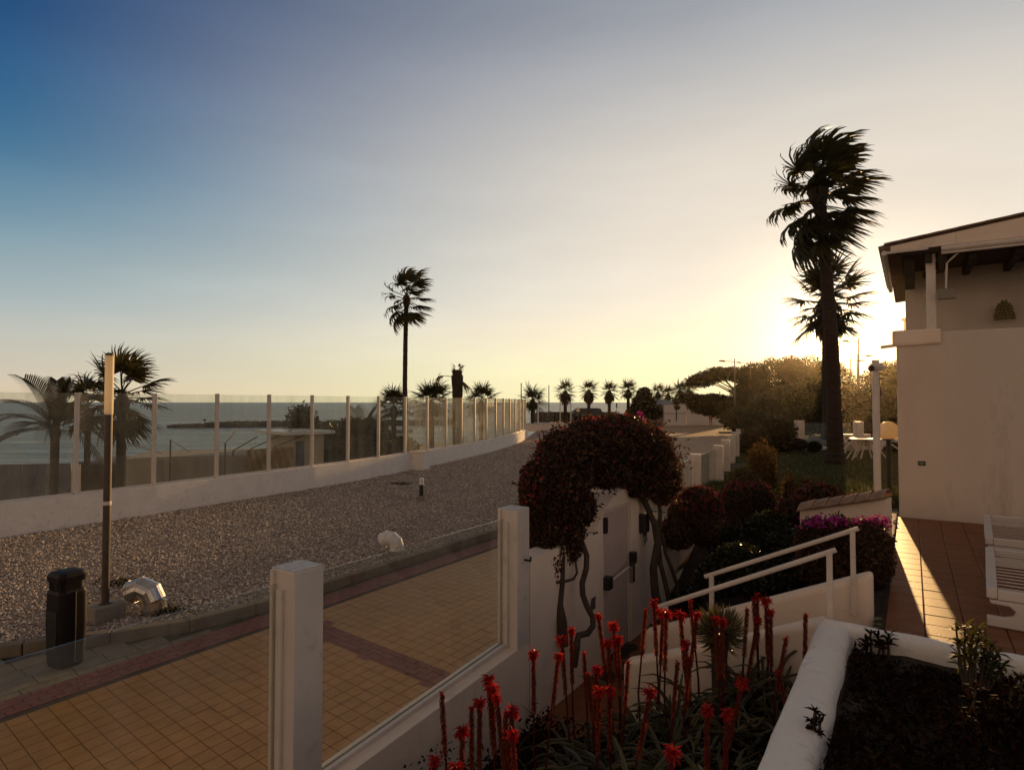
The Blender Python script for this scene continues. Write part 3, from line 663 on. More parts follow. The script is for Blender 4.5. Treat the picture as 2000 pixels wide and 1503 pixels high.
# ---- tile-capped low wall by the house corner
def build_tile_wall():
    t = empty('tile_capped_wall', ab(8.0, 2.5, .8), 'low white wall with sloping clay-tile capping beside the house', 'wall')
    A = 7.75
    p, q = ab(A, 3.02), ab(A + .25, 1.85)
    m = MB(); m.slab(p, q, (.16, .16), .3, 1.50, .3, 1.18); m.build('wall_body', plaster, t, bevel=.01)
    clay = mat('clay_tile', (.24, .13, .075), .75, (.36, .22, .13), 7, bump=.3, bscale=30, stain=(.10, .07, .05), stain_scale=5)
    d = (q - p).normalized(); n = Vector((d.y, -d.x, 0)); Ln = (q - p).length
    for i in range(6):
        for k, (w0, w1) in enumerate(((-.24, .03), (-.03, .24))):
            x0 = Ln * i / 6; x1 = Ln * (i + 1.12) / 6; z0 = 1.52 - .32 * i / 6; z1 = z0 - .06
            m = MB(); up = .0
            # half-round tile lying across the wall, ridge in the middle
            pts = []
            for s_, x, z in ((0, x0, z0 + .02), (1, x1, z1)):
                for j in range(6):
                    f = j / 5; w = w0 + (w1 - w0) * f; h = .10 * (1 - abs(w) / .24) + .03 * math.sin(math.pi * f)
                    pts.append(p + d * x + n * w + Vector((0, 0, z + h)))
            m.v = [tuple(v) for v in pts] + [tuple(v - Vector((0, 0, .018))) for v in pts]
            m.f = [(j, j + 1, j + 7, j + 6) for j in range(5)] + [(12 + j + 6, 12 + j + 7, 12 + j + 1, 12 + j) for j in range(5)] + [(j + 1, j, 12 + j, 13 + j) for j in range(5)] + [(6 + j, 7 + j, 19 + j, 18 + j) for j in range(5)]
            m.build('clay_tile', clay, t)
build_tile_wall()

# ================================================================== HOUSE
def build_house():
    t = empty('white_house', ab(10.1, 3.2, .9), 'white rendered house corner with balcony parapet and tiled roof', 'house')
    HA, HB, Z0, ZP = 10.1, 3.11, .6, 4.12
    m = MB(); m.abox(HA, HA + .3, HB, HB + 9, Z0, ZP); m.abox(HA + .3, HA + 7.5, HB, HB + .3, Z0, ZP - .25); m.build('lower_wall', housewall, t, bevel=.03, seg=3)
    m = MB(); m.abox(HA + .3, HA + 7.5, HB + .3, HB + 9, 2.9, 3.05); m.build('balcony_floor', concrete, t)
    # projecting band round the corner of the parapet
    m = MB(); m.abox(HA - .05, HA + .42, HB - .06, HB + .66, 3.91, 4.17); bd = m.build('parapet_band', plaster, t, bevel=.035, seg=3)
    m = MB(); m.tube([ab(HA - .01, HB + .62, 3.93), ab(HA - .02, HB + .1, 3.92), ab(HA + .0, HB - .02, 3.91), ab(HA + .02, HB - .24, 3.885)], .03, 8); m.build('rain_spout', plaster, bd)
    # recessed upper wall
    m = MB(); m.abox(HA + 1.7, HA + 1.95, HB + .14, HB + 9, 3.0, 5.499); m.abox(HA + 1.95, HA + 7, HB + .14, HB + .4, 3.0, 5.499); m.build('upper_wall', housewall, t)
    m = MB(); m.abox(HA + .10, HA + .235, HB + .46, HB + .60, 4.17, 5.56); pc = m.build('balcony_post', paint, t, bevel=.01)
    m = MB(); m.abox(HA + .09, HA + .245, HB + .45, HB + .61, 5.38, 5.41); m.build('post_collar', paint, pc)
    # rake board under the rising roof edge; the board's lower line is level
    m = MB(); n = 8
    for i in range(n):
        b0 = HB - .06 + i * .95; b1 = HB - .06 + (i + 1) * .95; z = lambda b_: 5.67 + (b_ - HB + .06) * .122
        m = MB(); m.abox(HA - .10, HA - .05, b0, b1 - .004, 5.58, z(b0), 5.58 + .0, z(b1)); m.build('rake_board', plaster, t)
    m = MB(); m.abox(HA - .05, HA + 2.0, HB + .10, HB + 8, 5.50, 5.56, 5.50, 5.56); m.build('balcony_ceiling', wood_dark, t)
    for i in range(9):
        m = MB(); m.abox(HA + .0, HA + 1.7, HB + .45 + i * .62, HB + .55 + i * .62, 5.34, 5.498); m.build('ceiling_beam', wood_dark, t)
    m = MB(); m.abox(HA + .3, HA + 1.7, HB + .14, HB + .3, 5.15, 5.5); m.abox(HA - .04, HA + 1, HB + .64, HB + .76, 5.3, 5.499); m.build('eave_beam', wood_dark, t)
    # roof tiles: courses along the rake, each overlapping the next
    clay = mat('roof_tile', (.15, .09, .06), .8, (.24, .15, .095), 6, bump=.3, bscale=25, stain=(.06, .045, .035), stain_scale=4)
    rf = MB(); rf.abox(HA - .08, HA + 7.2, HB - .12, HB + 7.5, 5.655, 5.685, 5.655 + 7.62 * .122, 5.685 + 7.62 * .122); rr = rf.build('roof', clay, t)
    for i in range(12):
        b0 = HB - .16 + i * .36; z = 5.69 + (b0 - HB + .12) * .122
        m = MB(); m.abox(HA - .12, HA + .16, b0, b0 + .40, z + .02, z + .055, z + .062, z + .10); m.build('clay_tile', clay, rr, bevel=.008)
    # eave on the side: tile ends and the gutter seen from below
    for i in range(16):
        a = HA - .10 + i * .26
        m = MB(); pts = [ab(a + .11, HB - .24, 5.63), ab(a + .11, HB + .12, 5.70)]; m.tube(pts, [.085, .095], 8); m.build('eave_tile', clay, rr)
    m = MB(); m.tube([ab(HA - .11, HB - .16, 5.56), ab(HA + 4.2, HB - .16, 5.54)], .045, 10); m.build('gutter', paint, t)
    m = MB(); m.abox(HA - .1, HA - .06, HB - .2, HB + .5, 5.545, 5.585); m.build('gutter_board', paint, t)
    # rolled awning under the rake and its arm
    aw = empty('rolled_awning', ab(HA - .1, HB + 1.5, 5.5), 'rolled white awning hanging under the roof edge of the house', 'awning')
    m = MB(); m.tube([ab(HA - .12, HB + .68, 5.52), ab(HA - .12, HB + 6, 5.52)], .05, 12); m.build('roller', paint, aw)
    m = MB(); m.tube([ab(HA - .12, HB + .68, 5.45), ab(HA - .12, HB + 6, 5.45)], .022, 8); m.build('front_bar', paint, aw)
    m = MB(); m.tube([ab(HA - .05, HB + .92, 5.44), ab(HA + .02, HB + .76, 5.30), ab(HA + .02, HB + .74, 4.86)], .017, 8); m.build('arm', paint, aw)
    m = MB(); m.abox(HA - .04, HA + .10, HB + .62, HB + .88, 4.68, 4.84); m.build('arm_bracket', concrete, aw)
    # step light in the wall
    l = empty('wall_lamp', ab(HA, HB + .33, 1.78), 'small dark recessed lamp low on the house wall', 'lamp')
    m = MB(); m.abox(HA - .02, HA - .001, HB + .29, HB + .40, 1.80, 1.875); m.build('housing', black_m, l, bevel=.006)
    m = MB(); m.abox(HA - .024, HA - .02, HB + .31, HB + .38, 1.825, 1.85); m.build('lens', concrete, l)
    # woven fan-shaped ornament on the upper wall
    o = empty('woven_ornament', ab(HA + 1.0, HB + 1.9, 4.35), 'woven straw fan-shaped ornament hanging on the balcony wall', 'ornament')
    straw = mat('straw', (.13, .10, .035), .9, (.20, .16, .06), 30, bump=.6, bscale=60)
    c = at(1962, 625, ab(HA + 1.66, HB + 2.0).y); rr_ = random.Random(3)
    for r, k in enumerate((6, 6, 5, 5, 4, 2)):
        for i in range(k):
            m = MB(); pos = c + V * ((i - (k - 1) / 2) * .052) + Vector((0, 0, r * .058 + .01)); m.tube([pos, pos + Vector((0, 0, .075))], [.036, .012], 6); m.build('straw_tuft', straw, o)
build_house()

# ---- sun loungers on the terrace
def build_loungers():
    pl = mat('white_resin', (.66, .58, .51), .45, (.60, .53, .46), 3)
    t = empty('sun_lounger', (0, 0, 0), 'white slatted sun lounger, the nearer of two on the terrace', 'sun lounger', 'white sun loungers')
    z, W, ln = .34, .70, 1.98
    for x in (0, W - .08):
        m = MB(); m.box(x, x + .08, 0, ln, z - .09, z); m.build('side_rail', pl, t, bevel=.012)
    for y in (0, ln - .05):
        m = MB(); m.box(.081, W - .081, y, y + .05, z - .095, z - .004); m.build('end_rail', pl, t, bevel=.01)
    for i in range(13):
        y = .15 + i * .137; m = MB(); m.box(.081, W - .081, y, y + .013, z - .027, z - .019); m.build('slat', pl, t)
    for y in (.0,):
        prof = [(.0, .005), (W, .005), (W, z - .1), (.02, z - .1), (.03, .205), (.16, .20), (.205, .16), (.19, .115), (.12, .095), (0, .095)]
        k = len(prof); m = MB(); m.v = [(b_, y, z_) for b_, z_ in prof] + [(b_, y + .06, z_) for b_, z_ in prof]
        m.f = [tuple(range(k)), tuple(k + i for i in reversed(range(k)))] + [(i, k + i, k + (i + 1) % k, (i + 1) % k) for i in range(k)]
        m.build('leg', pl, t, bevel=.01)
    for x in (.0, W - .07):
        m = MB(); m.box(x + .004, x + .066, ln - .12, ln - .05, .005, z - .091); m.build('leg', pl, t, bevel=.008)
    c = copy_obj(t); c['label'] = 'white slatted sun lounger, the farther one close to the house wall'
    t.location = (*gp(1926, 1147, 1.24).xy, .9); t.rotation_euler = (0, 0, -rad(37.4))
    c.location = (*gp(1924, 1048, 1.24).xy, .9); c.rotation_euler = (0, 0, -rad(37.0))
build_loungers()

# ================================================================== PLANTS
NR = np.random.default_rng(11)
def unit(v): return v / np.maximum(np.linalg.norm(v, axis=-1, keepdims=True), 1e-9)
def leaf_cloud(name, pts, size, m, parent=None, aspect=.6, flat=0.0, rnd=None, g=NR, hang=0.0):
    """one small folded blade (4 corners) at each point"""
    pts = np.asarray(pts, np.float32); n = len(pts); size = np.broadcast_to(size, n)[:, None] * (.65 + .7 * g.random((n, 1)))
    t = unit(g.normal(size=(n, 3))); t[:, 2] = t[:, 2] * (1 - flat) - hang; t = unit(t)
    q = unit(g.normal(size=(n, 3))); s = unit(np.cross(t, q)); nn = np.cross(t, s)
    a = pts - t * size * .5; c = pts + t * size * .5
    bb = pts + s * size * .5 * aspect + nn * size * .12; d = pts - s * size * .5 * aspect + nn * size * .12
    v = np.stack([a, bb, c, d], 1)
    return np_mesh(name, v, 4, m, parent, g.random(n) if rnd is None else rnd)
def blob_pts(blobs, n, inner=.72, g=NR, lump=.12):
    """points through the outer layer of a union of ellipsoids ((x,y,z),(rx,ry,rz))"""
    C = np.array([b[0] for b in blobs], float); Rr = np.array([b[1] for b in blobs], float)
    w = (Rr[:, 0] * Rr[:, 1] + Rr[:, 1] * Rr[:, 2] + Rr[:, 0] * Rr[:, 2]); w /= w.sum()
    out = np.zeros((0, 3))
    while len(out) < n:
        k = g.choice(len(blobs), n, p=w); d = unit(g.normal(size=(n, 3)))
        f = inner + (1 - inner) * g.random(n) ** .6 + lump * np.sin(d[:, 0] * 7 + k) * np.sin(d[:, 1] * 6 + 2 * k) * np.sin(d[:, 2] * 7) + (g.random(n) < .13) * g.random(n) * .17
        p = C[k] + d * Rr[k] * f[:, None]
        deep = (((p[:, None, :] - C[None]) / Rr[None]) ** 2).sum(-1).min(1) < (inner * .82) ** 2
        out = np.vstack([out, p[~deep]])
    return out[:n]
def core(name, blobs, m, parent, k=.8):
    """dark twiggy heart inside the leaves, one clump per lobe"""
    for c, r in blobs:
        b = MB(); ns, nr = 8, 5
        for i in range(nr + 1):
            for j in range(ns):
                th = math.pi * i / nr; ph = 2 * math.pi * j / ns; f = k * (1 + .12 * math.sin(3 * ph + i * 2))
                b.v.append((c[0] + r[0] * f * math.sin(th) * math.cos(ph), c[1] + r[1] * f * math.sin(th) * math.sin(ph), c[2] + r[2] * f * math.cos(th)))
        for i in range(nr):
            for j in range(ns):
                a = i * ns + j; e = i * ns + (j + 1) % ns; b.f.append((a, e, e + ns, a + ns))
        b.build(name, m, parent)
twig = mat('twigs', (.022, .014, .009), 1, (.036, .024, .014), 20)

# ---- palms
class Blades:
    def __init__(s): s.v = []; s.r = []
    def strip(s, pts, wid, nrm, r):
        for i in range(len(pts) - 1):
            d = (pts[i + 1] - pts[i]).normalized(); w = d.cross(nrm)
            if w.length < 1e-4: w = d.cross(Vector((1, 0, .1)))
            w.normalize(); a, b_ = w * wid[i] * .5, w * wid[i + 1] * .5
            s.v += [tuple(pts[i] - a), tuple(pts[i + 1] - b_), tuple(pts[i + 1] + b_), tuple(pts[i] + a)]; s.r.append(r)
    def build(s, name, m, parent): return np_mesh(name, np.array(s.v), 4, m, parent, s.r)
def fan_frond(B, base, d, plen, r, nl, wind, rg, tone=.5, grav=.35, spread=115):
    d = d.normalized(); side = d.cross(Vector((0, 0, 1)))
    if side.length < .1: side = Vector((1, 0, 0))
    side.normalize(); nrm = side.cross(d)
    pts = []; p = base.copy(); dd = d.copy()
    for i in range(5):
        pts.append(p.copy()); dd = (dd + wind * .05 + Vector((0, 0, -.05 * grav))).normalized(); p = p + dd * plen / 4
    B.strip(pts, [.05 * r, .045 * r, .04 * r, .035 * r, .03 * r], nrm, .2); B.strip(pts, [.05 * r, .045 * r, .04 * r, .035 * r, .03 * r], side, .2)
    h = pts[-1]; e = dd; side = e.cross(nrm).normalized() * -1
    for k in range(nl):
        ph = rad(-spread + 2 * spread * (k + rg.uniform(-.3, .3)) / (nl - 1)); l = (e * math.cos(ph) + side * math.sin(ph) + nrm * .12 * math.cos(ph * 2)).normalized()
        ln = r * (.72 + .28 * math.cos(ph)) * rg.uniform(.85, 1.1); q = h.copy(); pp = [q.copy()]; ns = 4
        for i in range(ns):
            f = (i + 1) / ns; l = (l + wind * .62 * f + Vector((0, 0, -grav * .55 * f * f)) + Vector((rg.uniform(-.06, .06),) * 3)).normalized(); q = q + l * ln / ns; pp.append(q.copy())
        w = r * .085; B.strip(pp, [w * .5, w, w * .85, w * .5, w * .04], nrm if k % 2 else (nrm + side * .5).normalized(), max(0, min(1, tone + rg.uniform(-.35, .35))))
def feather_frond(B, base, d, ln, wind, rg, grav=.6, nl=26, ll=.34):
    d = d.normalized(); p = base.copy(); pts = []; ds = []; n = 14
    for i in range(n + 1):
        pts.append(p.copy()); ds.append(d.copy()); f = (i + 1) / n; d = (d + Vector((0, 0, -grav * .16 * (.4 + f))) + wind * .09 * f).normalized(); p = p + d * ln / n
    B.strip(pts, [.035 * (1 - .8 * i / n) for i in range(n + 1)], Vector((0, 0, 1)), .2)
    for k in range(nl):
        f = .12 + .88 * k / nl; i = min(n - 1, int(f * n)); q = pts[i].lerp(pts[i + 1], f * n - i); dd = ds[i]; side = dd.cross(Vector((0, 0, 1))).normalized()
        for sg in (-1, 1):
            l = (dd * .75 + side * sg * .75 + Vector((0, 0, .15)) + wind * .35).normalized(); L1 = ll * ln * (.45 + .9 * math.sin(math.pi * (.12 + .8 * f))) * .5; e = q + l * L1; e2 = e + (l + wind * .4 + Vector((0, 0, -.75 * grav))).normalized() * L1 * .7
            B.strip([q, e, e2], [.035, .035, .004], Vector((0, 0, 1)) + side * sg * .5, rg.random())
def trunk_mesh(pts, radii, ring=.12, n=10, rg=random):
    """trunk swept along pts with the old leaf-base rings"""
    P = [Vector(p) for p in pts]; out, rr = [], []
    for i in range(len(P) - 1):
        L_ = (P[i + 1] - P[i]).length; k = max(1, int(L_ / ring))
        for j in range(k):
            f = j / k; r = radii[i] + (radii[i + 1] - radii[i]) * f; out += [P[i].lerp(P[i + 1], f), P[i].lerp(P[i + 1], f + .7 / k)]; rr += [r * rg.uniform(.96, 1.03), r * rg.uniform(.99, 1.08)]
    out.append(P[-1]); rr.append(radii[-1]); m = MB(); m.tube(out, rr, n); return m
WIND = Vector((.95, .12, -.05))
def fan_palm(base, top, r0, r1, label, nfr, plen, r, wind, seed, group, tone=.45, elo=-.9, ehi=1.25, split=True, skirt=.0, lean=None, nl=24, grav=.4, name='palm_tree', leafm=None, stack=.3):
    rg = random.Random(seed); base = Vector(base); top = Vector(top); leafm = leafm or palm_leaf
    t = empty(name, base, label, 'palm tree', group)
    mid = [base.lerp(top, f) + Vector((lean or 0, 0, 0)) * math.sin(math.pi * f) for f in (0, .04, .2, .4, .6, .8, .95, 1)]
    trunk_mesh(mid, [r0 * 1.25, r0, r0 * .9, (r0 + r1) / 2, r1 * 1.05, r1, r1, r1 * .8], ring=max(.14, r0 * .45), rg=rg).build('trunk', bark_palm, t)
    cr = MB(); cr.lathe([(r1 * .6, -r1 * 5), (r1 * 1.5, -r1 * 3), (r1 * 1.9, -r1 * .5), (r1 * 1.2, r1 * 1.2), (r1 * .2, r1 * 2)], top, 9); crown = cr.build('crown', bark_palm, t)
    if skirt:
        B = Blades()
        for k in range(110):
            a = rg.uniform(0, 6.283); z = rg.uniform(-skirt, -.1); rr = (r1 + .25 * skirt * math.sin(math.pi * min(1, -z / skirt)) ** .6); p = top + Vector((math.cos(a) * r1, math.sin(a) * r1, z + .35)); q = top + Vector((math.cos(a) * rr * 1.25, math.sin(a) * rr * 1.25, z)); e = q + Vector((math.cos(a) * .05, math.sin(a) * .05, -.38)) + wind * .06
            B.strip([p, q, e], [.16, .22, .01], Vector((math.cos(a), math.sin(a), .3)), rg.random())
        B.build('dead_skirt', dead_leaf, t)
    B = Blades()
    for k in range(nfr):
        az = 2.399 * k + rg.uniform(-.25, .25); el = ehi + (elo - ehi) * ((k + .5) / nfr) ** .85 + rg.uniform(-.1, .1)
        d = Vector((math.cos(az) * math.cos(el), math.sin(az) * math.cos(el), math.sin(el)))
        if split: B = Blades()
        fan_frond(B, top + Vector((0, 0, .35 - stack * k / nfr)), d, plen * rg.uniform(.8, 1.15), r * rg.uniform(.85, 1.12), nl, wind, rg, tone, grav * (1.3 - .5 * math.sin(el)))
        if split: B.build('frond', leafm, crown)
    if not split: B.build('fronds', leafm, crown)
    return t
GP = 'palm trees on the beach behind the glass fence'
# tall palm on the lawn, standing against the sun
pb = gp(1632, 905, .9)
fan_palm(pb, at(1598, 358, pb.y + .2), .26, .185, 'tall windswept fan palm rising from the lawn in front of the sun', 42, .84, 1.15, WIND * 1.15, 3, None, elo=-.8, ehi=1.3, grav=.45, nl=24, lean=.1, stack=1.75)
pb2 = at(1616, 800, 33); pb2.z = .9
fan_palm(pb2, at(1616, 590, 33), .30, .26, 'shorter bushy palm with hanging dead skirt directly behind the tall lawn palm', 32, 1.3, 1.35, WIND * .1, 9, None, elo=-.7, ehi=1.35, skirt=1.9, grav=.3, nl=20, stack=.9)
# beach palms
def beach(px, Y, py=900): p = at(px, py, Y); p.z = BEACH_Z; return p
fan_palm(beach(797, 33), at(794, 582, 33), .17, .12, 'tall slender windswept palm leaning behind the middle of the glass fence', 26, .82, 1.0, WIND * 1.1, 21, GP, elo=-.8, ehi=1.4, lean=-.12, grav=.5, stack=.9)
fan_palm(beach(233, 19.5), at(238, 782, 19.5), .155, .125, 'stout shaggy palm behind the lamp post, the larger of the two at the fence', 28, .75, .85, WIND * .35, 33, GP, elo=-1.0, ehi=1.35, grav=.5, tone=.6, stack=.6)
fan_palm(beach(170, 22), at(172, 805, 22), .13, .10, 'small dark palm between the two larger ones behind the lamp post', 18, .65, .75, WIND * .4, 37, GP, elo=-.9, ehi=1.2, grav=.5)
fan_palm(beach(769, 37), at(769, 800, 37), .17, .14, 'small palm seen whole through the glass left of the tall slender one', 22, .6, .85, WIND * .1, 41, GP, elo=-.5, ehi=1.3, split=False)
fan_palm(beach(843, 40), at(843, 792, 40), .2, .17, 'bushy palm just topping the glass fence beside the tall slender one', 26, .8, 1.05, WIND * .15, 43, GP, elo=-.7, ehi=1.3, split=False)
fan_palm(beach(940, 46), at(940, 790, 46), .2, .17, 'palm just topping the glass fence right of the dead palm', 24, .8, .95, WIND * .15, 47, GP, elo=-.7, ehi=1.3, split=False)
def dead_palm():
    b = beach(896, 36); top = at(893, 722, 36); t = empty('dead_palm_tree', b, 'dead palm stump with a few broken brown fronds above the glass fence', 'palm tree', GP)
    trunk_mesh([b, b.lerp(top, .5), b.lerp(top, .85), b.lerp(top, .93), top], [.34, .32, .31, .36, .22], ring=.2, rg=random.Random(1)).build('trunk', bark_palm, t)
    rg = random.Random(6); sp_ = [((-.8, 0, .35), .75, .75), ((.8, 0, -.55), .25, 1.0), ((.85, .2, -.3), .25, .95), ((.6, -.2, -.9), .2, .9), ((.25, 0, 1), .55, .45), ((-.5, .2, .2), .9, .5)]
    for d, pl_, r in sp_:
        B = Blades(); fan_frond(B, top + Vector((0, 0, -.5)), Vector(d), pl_, r, 12, Vector((.1, 0, -.5)), rg, .5, 1.2, 40); B.build('frond', dead_leaf, t)
    B = Blades(); 
    for k in range(50):
        a = rg.uniform(0, 6.28); z = rg.uniform(-.6, .25); p = top + Vector((math.cos(a) * .22, math.sin(a) * .22, z)); B.strip([p, p + Vector((math.cos(a) * .2, math.sin(a) * .2, .18))], [.12, .02], Vector((math.cos(a), math.sin(a), 0)), rg.random())
    B.build('broken_leaf_bases', dead_leaf, t)
dead_palm()
def feather_palm(base, top, r0, label, n, ln, wind, seed, elo, ehi, group=GP, ll=.34):
    rg = random.Random(seed); t = empty('feather_palm', base, label, 'palm tree', group)
    trunk_mesh([base, Vector(base).lerp(top, .5), top], [r0 * 1.2, r0, r0 * .95], ring=.18, rg=rg).build('trunk', bark_palm, t)
    cr = MB(); cr.lathe([(r0 * .7, -.4), (r0 * 1.3, -.1), (r0 * .5, .25)], top, 8); c = cr.build('crown', bark_palm, t)
    for k in range(n):
        az = 2.399 * k + rg.uniform(-.3, .3); el = ehi + (elo - ehi) * (k + .5) / n; d = Vector((math.cos(az) * math.cos(el), math.sin(az) * math.cos(el), math.sin(el)))
        B = Blades(); feather_frond(B, Vector(top), d, ln * rg.uniform(.8, 1.15), wind, rg, ll=ll); B.build('frond', palm_leaf, c)
feather_palm(beach(106, 17.5), at(108, 838, 17.5), .115, 'wind-bent feather palm at the left end of the glass fence', 15, 1.75, Vector((-.12, 0, .1)), 5, -.2, 1.45)
feather_palm(beach(706, 29), at(706, 880, 29), .2, 'low green feather palm among dark shrubs behind the glass', 16, 2.0, Vector((.1, 0, .12)), 8, .35, 1.45, ll=.42)
# distant row of palms beyond the gravel
GF = 'distant palms along the shore beyond the lot'
for k, (px, py, Y, by, r, lab) in enumerate(((1040, 785, 68, 826, 1.35, 'squat bushy palm at the far end of the glass fence'), (1104, 768, 76, 824, 1.05, 'distant palm with fat skirt, second from the fence end'), (1150, 766, 80, 822, 1.05, 'distant palm above the beach bar roof, third from the fence end'), (1190, 767, 84, 820, 1.05, 'distant palm above the flowering arch, fourth from the fence end'), (1227, 765, 80, 820, 1.15, 'distant palm beside the dark conifer, fifth from the fence end'), (1285, 769, 98, 815, 1.15, 'distant palm just right of the dark conifer'), (1305, 772, 101, 815, 1.1, 'small distant palm left of the white outbuilding'), (1328, 764, 100, 815, 1.3, 'distant palm close behind the white outbuilding roof'), (1345, 762, 104, 815, 1.3, 'distant palm at the edge of the pine grove'))):
    b_ = at(px, by, Y); fan_palm((b_.x, b_.y, b_.z - .6), at(px, py, Y), .24, .2, lab, 24, .75, r * 1.05, WIND * .2, 60 + k, GF, elo=-.8, ehi=1.4, split=False, skirt=1.3 if k in (1, 2, 3) else .6, nl=14, grav=.35)

# ---- clipped and loose shrubs
def shrub(name, label, cat, blobs, n, size, m, group=None, trunks=(), bract=None, k=.8, aspect=.6, inner=.72):
    base = Vector(blobs[0][0]); base.z = min(c[2] - r[2] for c, r in blobs); t = empty(name, base, label, cat, group)
    core('twig_core', blobs, twig, t, k)
    leaf_cloud('foliage', blob_pts(blobs, n, inner), size, m, t, aspect)
    for pts, rs in trunks:
        mm = MB(); mm.tube(pts, rs, 8); mm.build('trunk', bark, t)
    if bract:
        for pts, sz, bm_ in bract: leaf_cloud('blossoms', pts, sz, bm_, t, .8)
    return t
def bl(px, py, Y, rx, ry=None, rz=None):
    c = at(px, py, Y); s = Y / F; return (tuple(c), (rx * s, (ry or rx) * s, (rz or rx) * s))
def near_pts(blobs, test, n, g=NR):
    p = blob_pts(blobs, n * 8, .95, g); p = p[np.array([test(q) for q in p])]; return p[:n]
def pxof(p):
    cz = p[2] - HC; dy = cp * p[1] + sp * cz; return CX + F * p[0] / dy, CY - F * (cp * cz - sp * p[1]) / dy

def build_arch():
    # bougainvillea trained over the arched wall
    bb = [bl(1068, 1040, 7.15, 40, 52, 80), bl(1088, 960, 7.3, 62, 66, 78), bl(1105, 900, 7.6, 62, 70, 62), bl(1160, 868, 8.0, 62, 76, 52), bl(1215, 858, 8.4, 62, 76, 50), bl(1262, 888, 8.8, 55, 70, 58), bl(1290, 930, 9.2, 38, 60, 55), bl(1065, 1095, 7.0, 32, 40, 40), bl(1110, 1045, 7.25, 30, 44, 55), bl(1130, 990, 7.5, 34, 48, 40), bl(1045, 960, 7.1, 32, 50, 60), bl(1250, 935, 8.7, 45, 50, 36), bl(1180, 920, 8.0, 52, 50, 34)]
    def tr(l, rs): return ([at(x, y, Y) for x, y, Y in l], rs)
    trunks = [tr([(1100, 1260, 6.85), (1098, 1215, 6.85), (1092, 1180, 6.9), (1095, 1140, 6.95), (1096, 1085, 7.0), (1090, 1030, 7.1)], [.06, .055, .045, .047, .045, .04]),
              tr([(1120, 1300, 6.8), (1126, 1262, 6.8), (1130, 1240, 6.85), (1148, 1236, 6.9), (1158, 1222, 6.95), (1158, 1205, 7.0), (1146, 1183, 7.0), (1138, 1160, 7.05), (1137, 1138, 7.05), (1145, 1110, 7.1), (1146, 1085, 7.15), (1138, 1062, 7.2), (1125, 1030, 7.3)], [.045, .042, .038, .036, .034, .034, .034, .034, .034, .034, .033, .032, .03]),
              tr([(1055, 1132, 6.9), (1075, 1136, 6.85), (1100, 1136, 6.85), (1120, 1130, 6.9), (1127, 1118, 6.95), (1124, 1095, 7.0)], [.014, .018, .018, .016, .014, .012]),
              tr([(1290, 1200, 8.5), (1280, 1160, 8.6), (1276, 1110, 8.7), (1285, 1060, 8.8), (1278, 1020, 8.9), (1262, 985, 8.9), (1245, 960, 8.8)], [.075, .06, .055, .055, .05, .045, .04]),
              tr([(1310, 1185, 8.6), (1300, 1140, 8.7), (1290, 1100, 8.8), (1285, 1050, 8.9), (1290, 1000, 9.0), (1280, 950, 9.0)], [.04, .035, .034, .034, .03, .03]),
              tr([(1325, 1150, 8.9), (1312, 1110, 8.9), (1300, 1080, 8.9), (1292, 1040, 8.95)], [.03, .028, .026, .025])]
    red1 = near_pts(bb, lambda q: pxof(q)[1] < 850, 420); red2 = near_pts(bb, lambda q: pxof(q)[0] < 1062 and pxof(q)[1] < 985, 420); red3 = near_pts(bb, lambda q: True, 420)
    pink = np.array([at(1252, 812, 8.5)]) + NR.normal(size=(20, 3)) * .035
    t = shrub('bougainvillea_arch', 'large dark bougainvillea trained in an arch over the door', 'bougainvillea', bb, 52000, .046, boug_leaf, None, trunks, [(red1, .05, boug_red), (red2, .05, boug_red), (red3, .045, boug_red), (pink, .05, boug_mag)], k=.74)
    # loose twigs breaking the outline
    B = Blades(); rg = random.Random(2); P = blob_pts(bb, 420, .98)
    for p in P:
        p = Vector(p); d = Vector((rg.uniform(-1, 1), rg.uniform(-1, 1), rg.uniform(-.2, 1))).normalized(); L_ = rg.uniform(.08, .26); q = p + d * L_ * .5; e = q + (d + Vector((0, 0, -.35))).normalized() * L_ * .5
        B.strip([p, q, e], [.006, .005, .003], Vector((0, 1, 0)), .3)
        for f in (.4, .7, 1):
            c = p.lerp(e, f); s = Vector((rg.uniform(-1, 1), rg.uniform(-1, 1), rg.uniform(-1, 1))).normalized() * .05; B.strip([c, c + s], [.03, .012], Vector((rg.uniform(-1, 1), 1, rg.uniform(-1, 1))), rg.random())
    B.build('loose_shoots', boug_leaf, t)
build_arch()
GB = 'clipped bougainvilleas in the garden'
c1 = [bl(1365, 985, 10.2, 42, 42, 36), bl(1322, 1040, 10.0, 34, 38, 32), bl(1372, 1030, 10.1, 36, 38, 34), bl(1340, 1005, 10.1, 34, 36, 32)]
shrub('bougainvillea_topiary', 'round clipped bougainvillea on a crooked trunk beside the receding glass fence', 'bougainvillea', c1, 13000, .045, boug_leaf, GB, [([at(1352, 1140, 9.9), at(1360, 1105, 10), at(1372, 1082, 10.05), at(1368, 1050, 10.1)], [.06, .05, .05, .03])], [(near_pts(c1, lambda q: pxof(q)[1] < 1000, 300), .05, boug_red), (near_pts(c1, lambda q: True, 90), .045, boug_red)])
c2 = [bl(1440, 985, 12.2, 34, 40, 46), bl(1478, 985, 12.2, 36, 40, 46), bl(1458, 1030, 12, 46, 44, 44)]
shrub('bougainvillea_block', 'square clipped bougainvillea standing against the receding white columns', 'bougainvillea', c2, 12000, .05, boug_leaf, GB, (), [(near_pts(c2, lambda q: pxof(q)[1] < 955 or pxof(q)[0] < 1420, 500), .055, boug_red)])
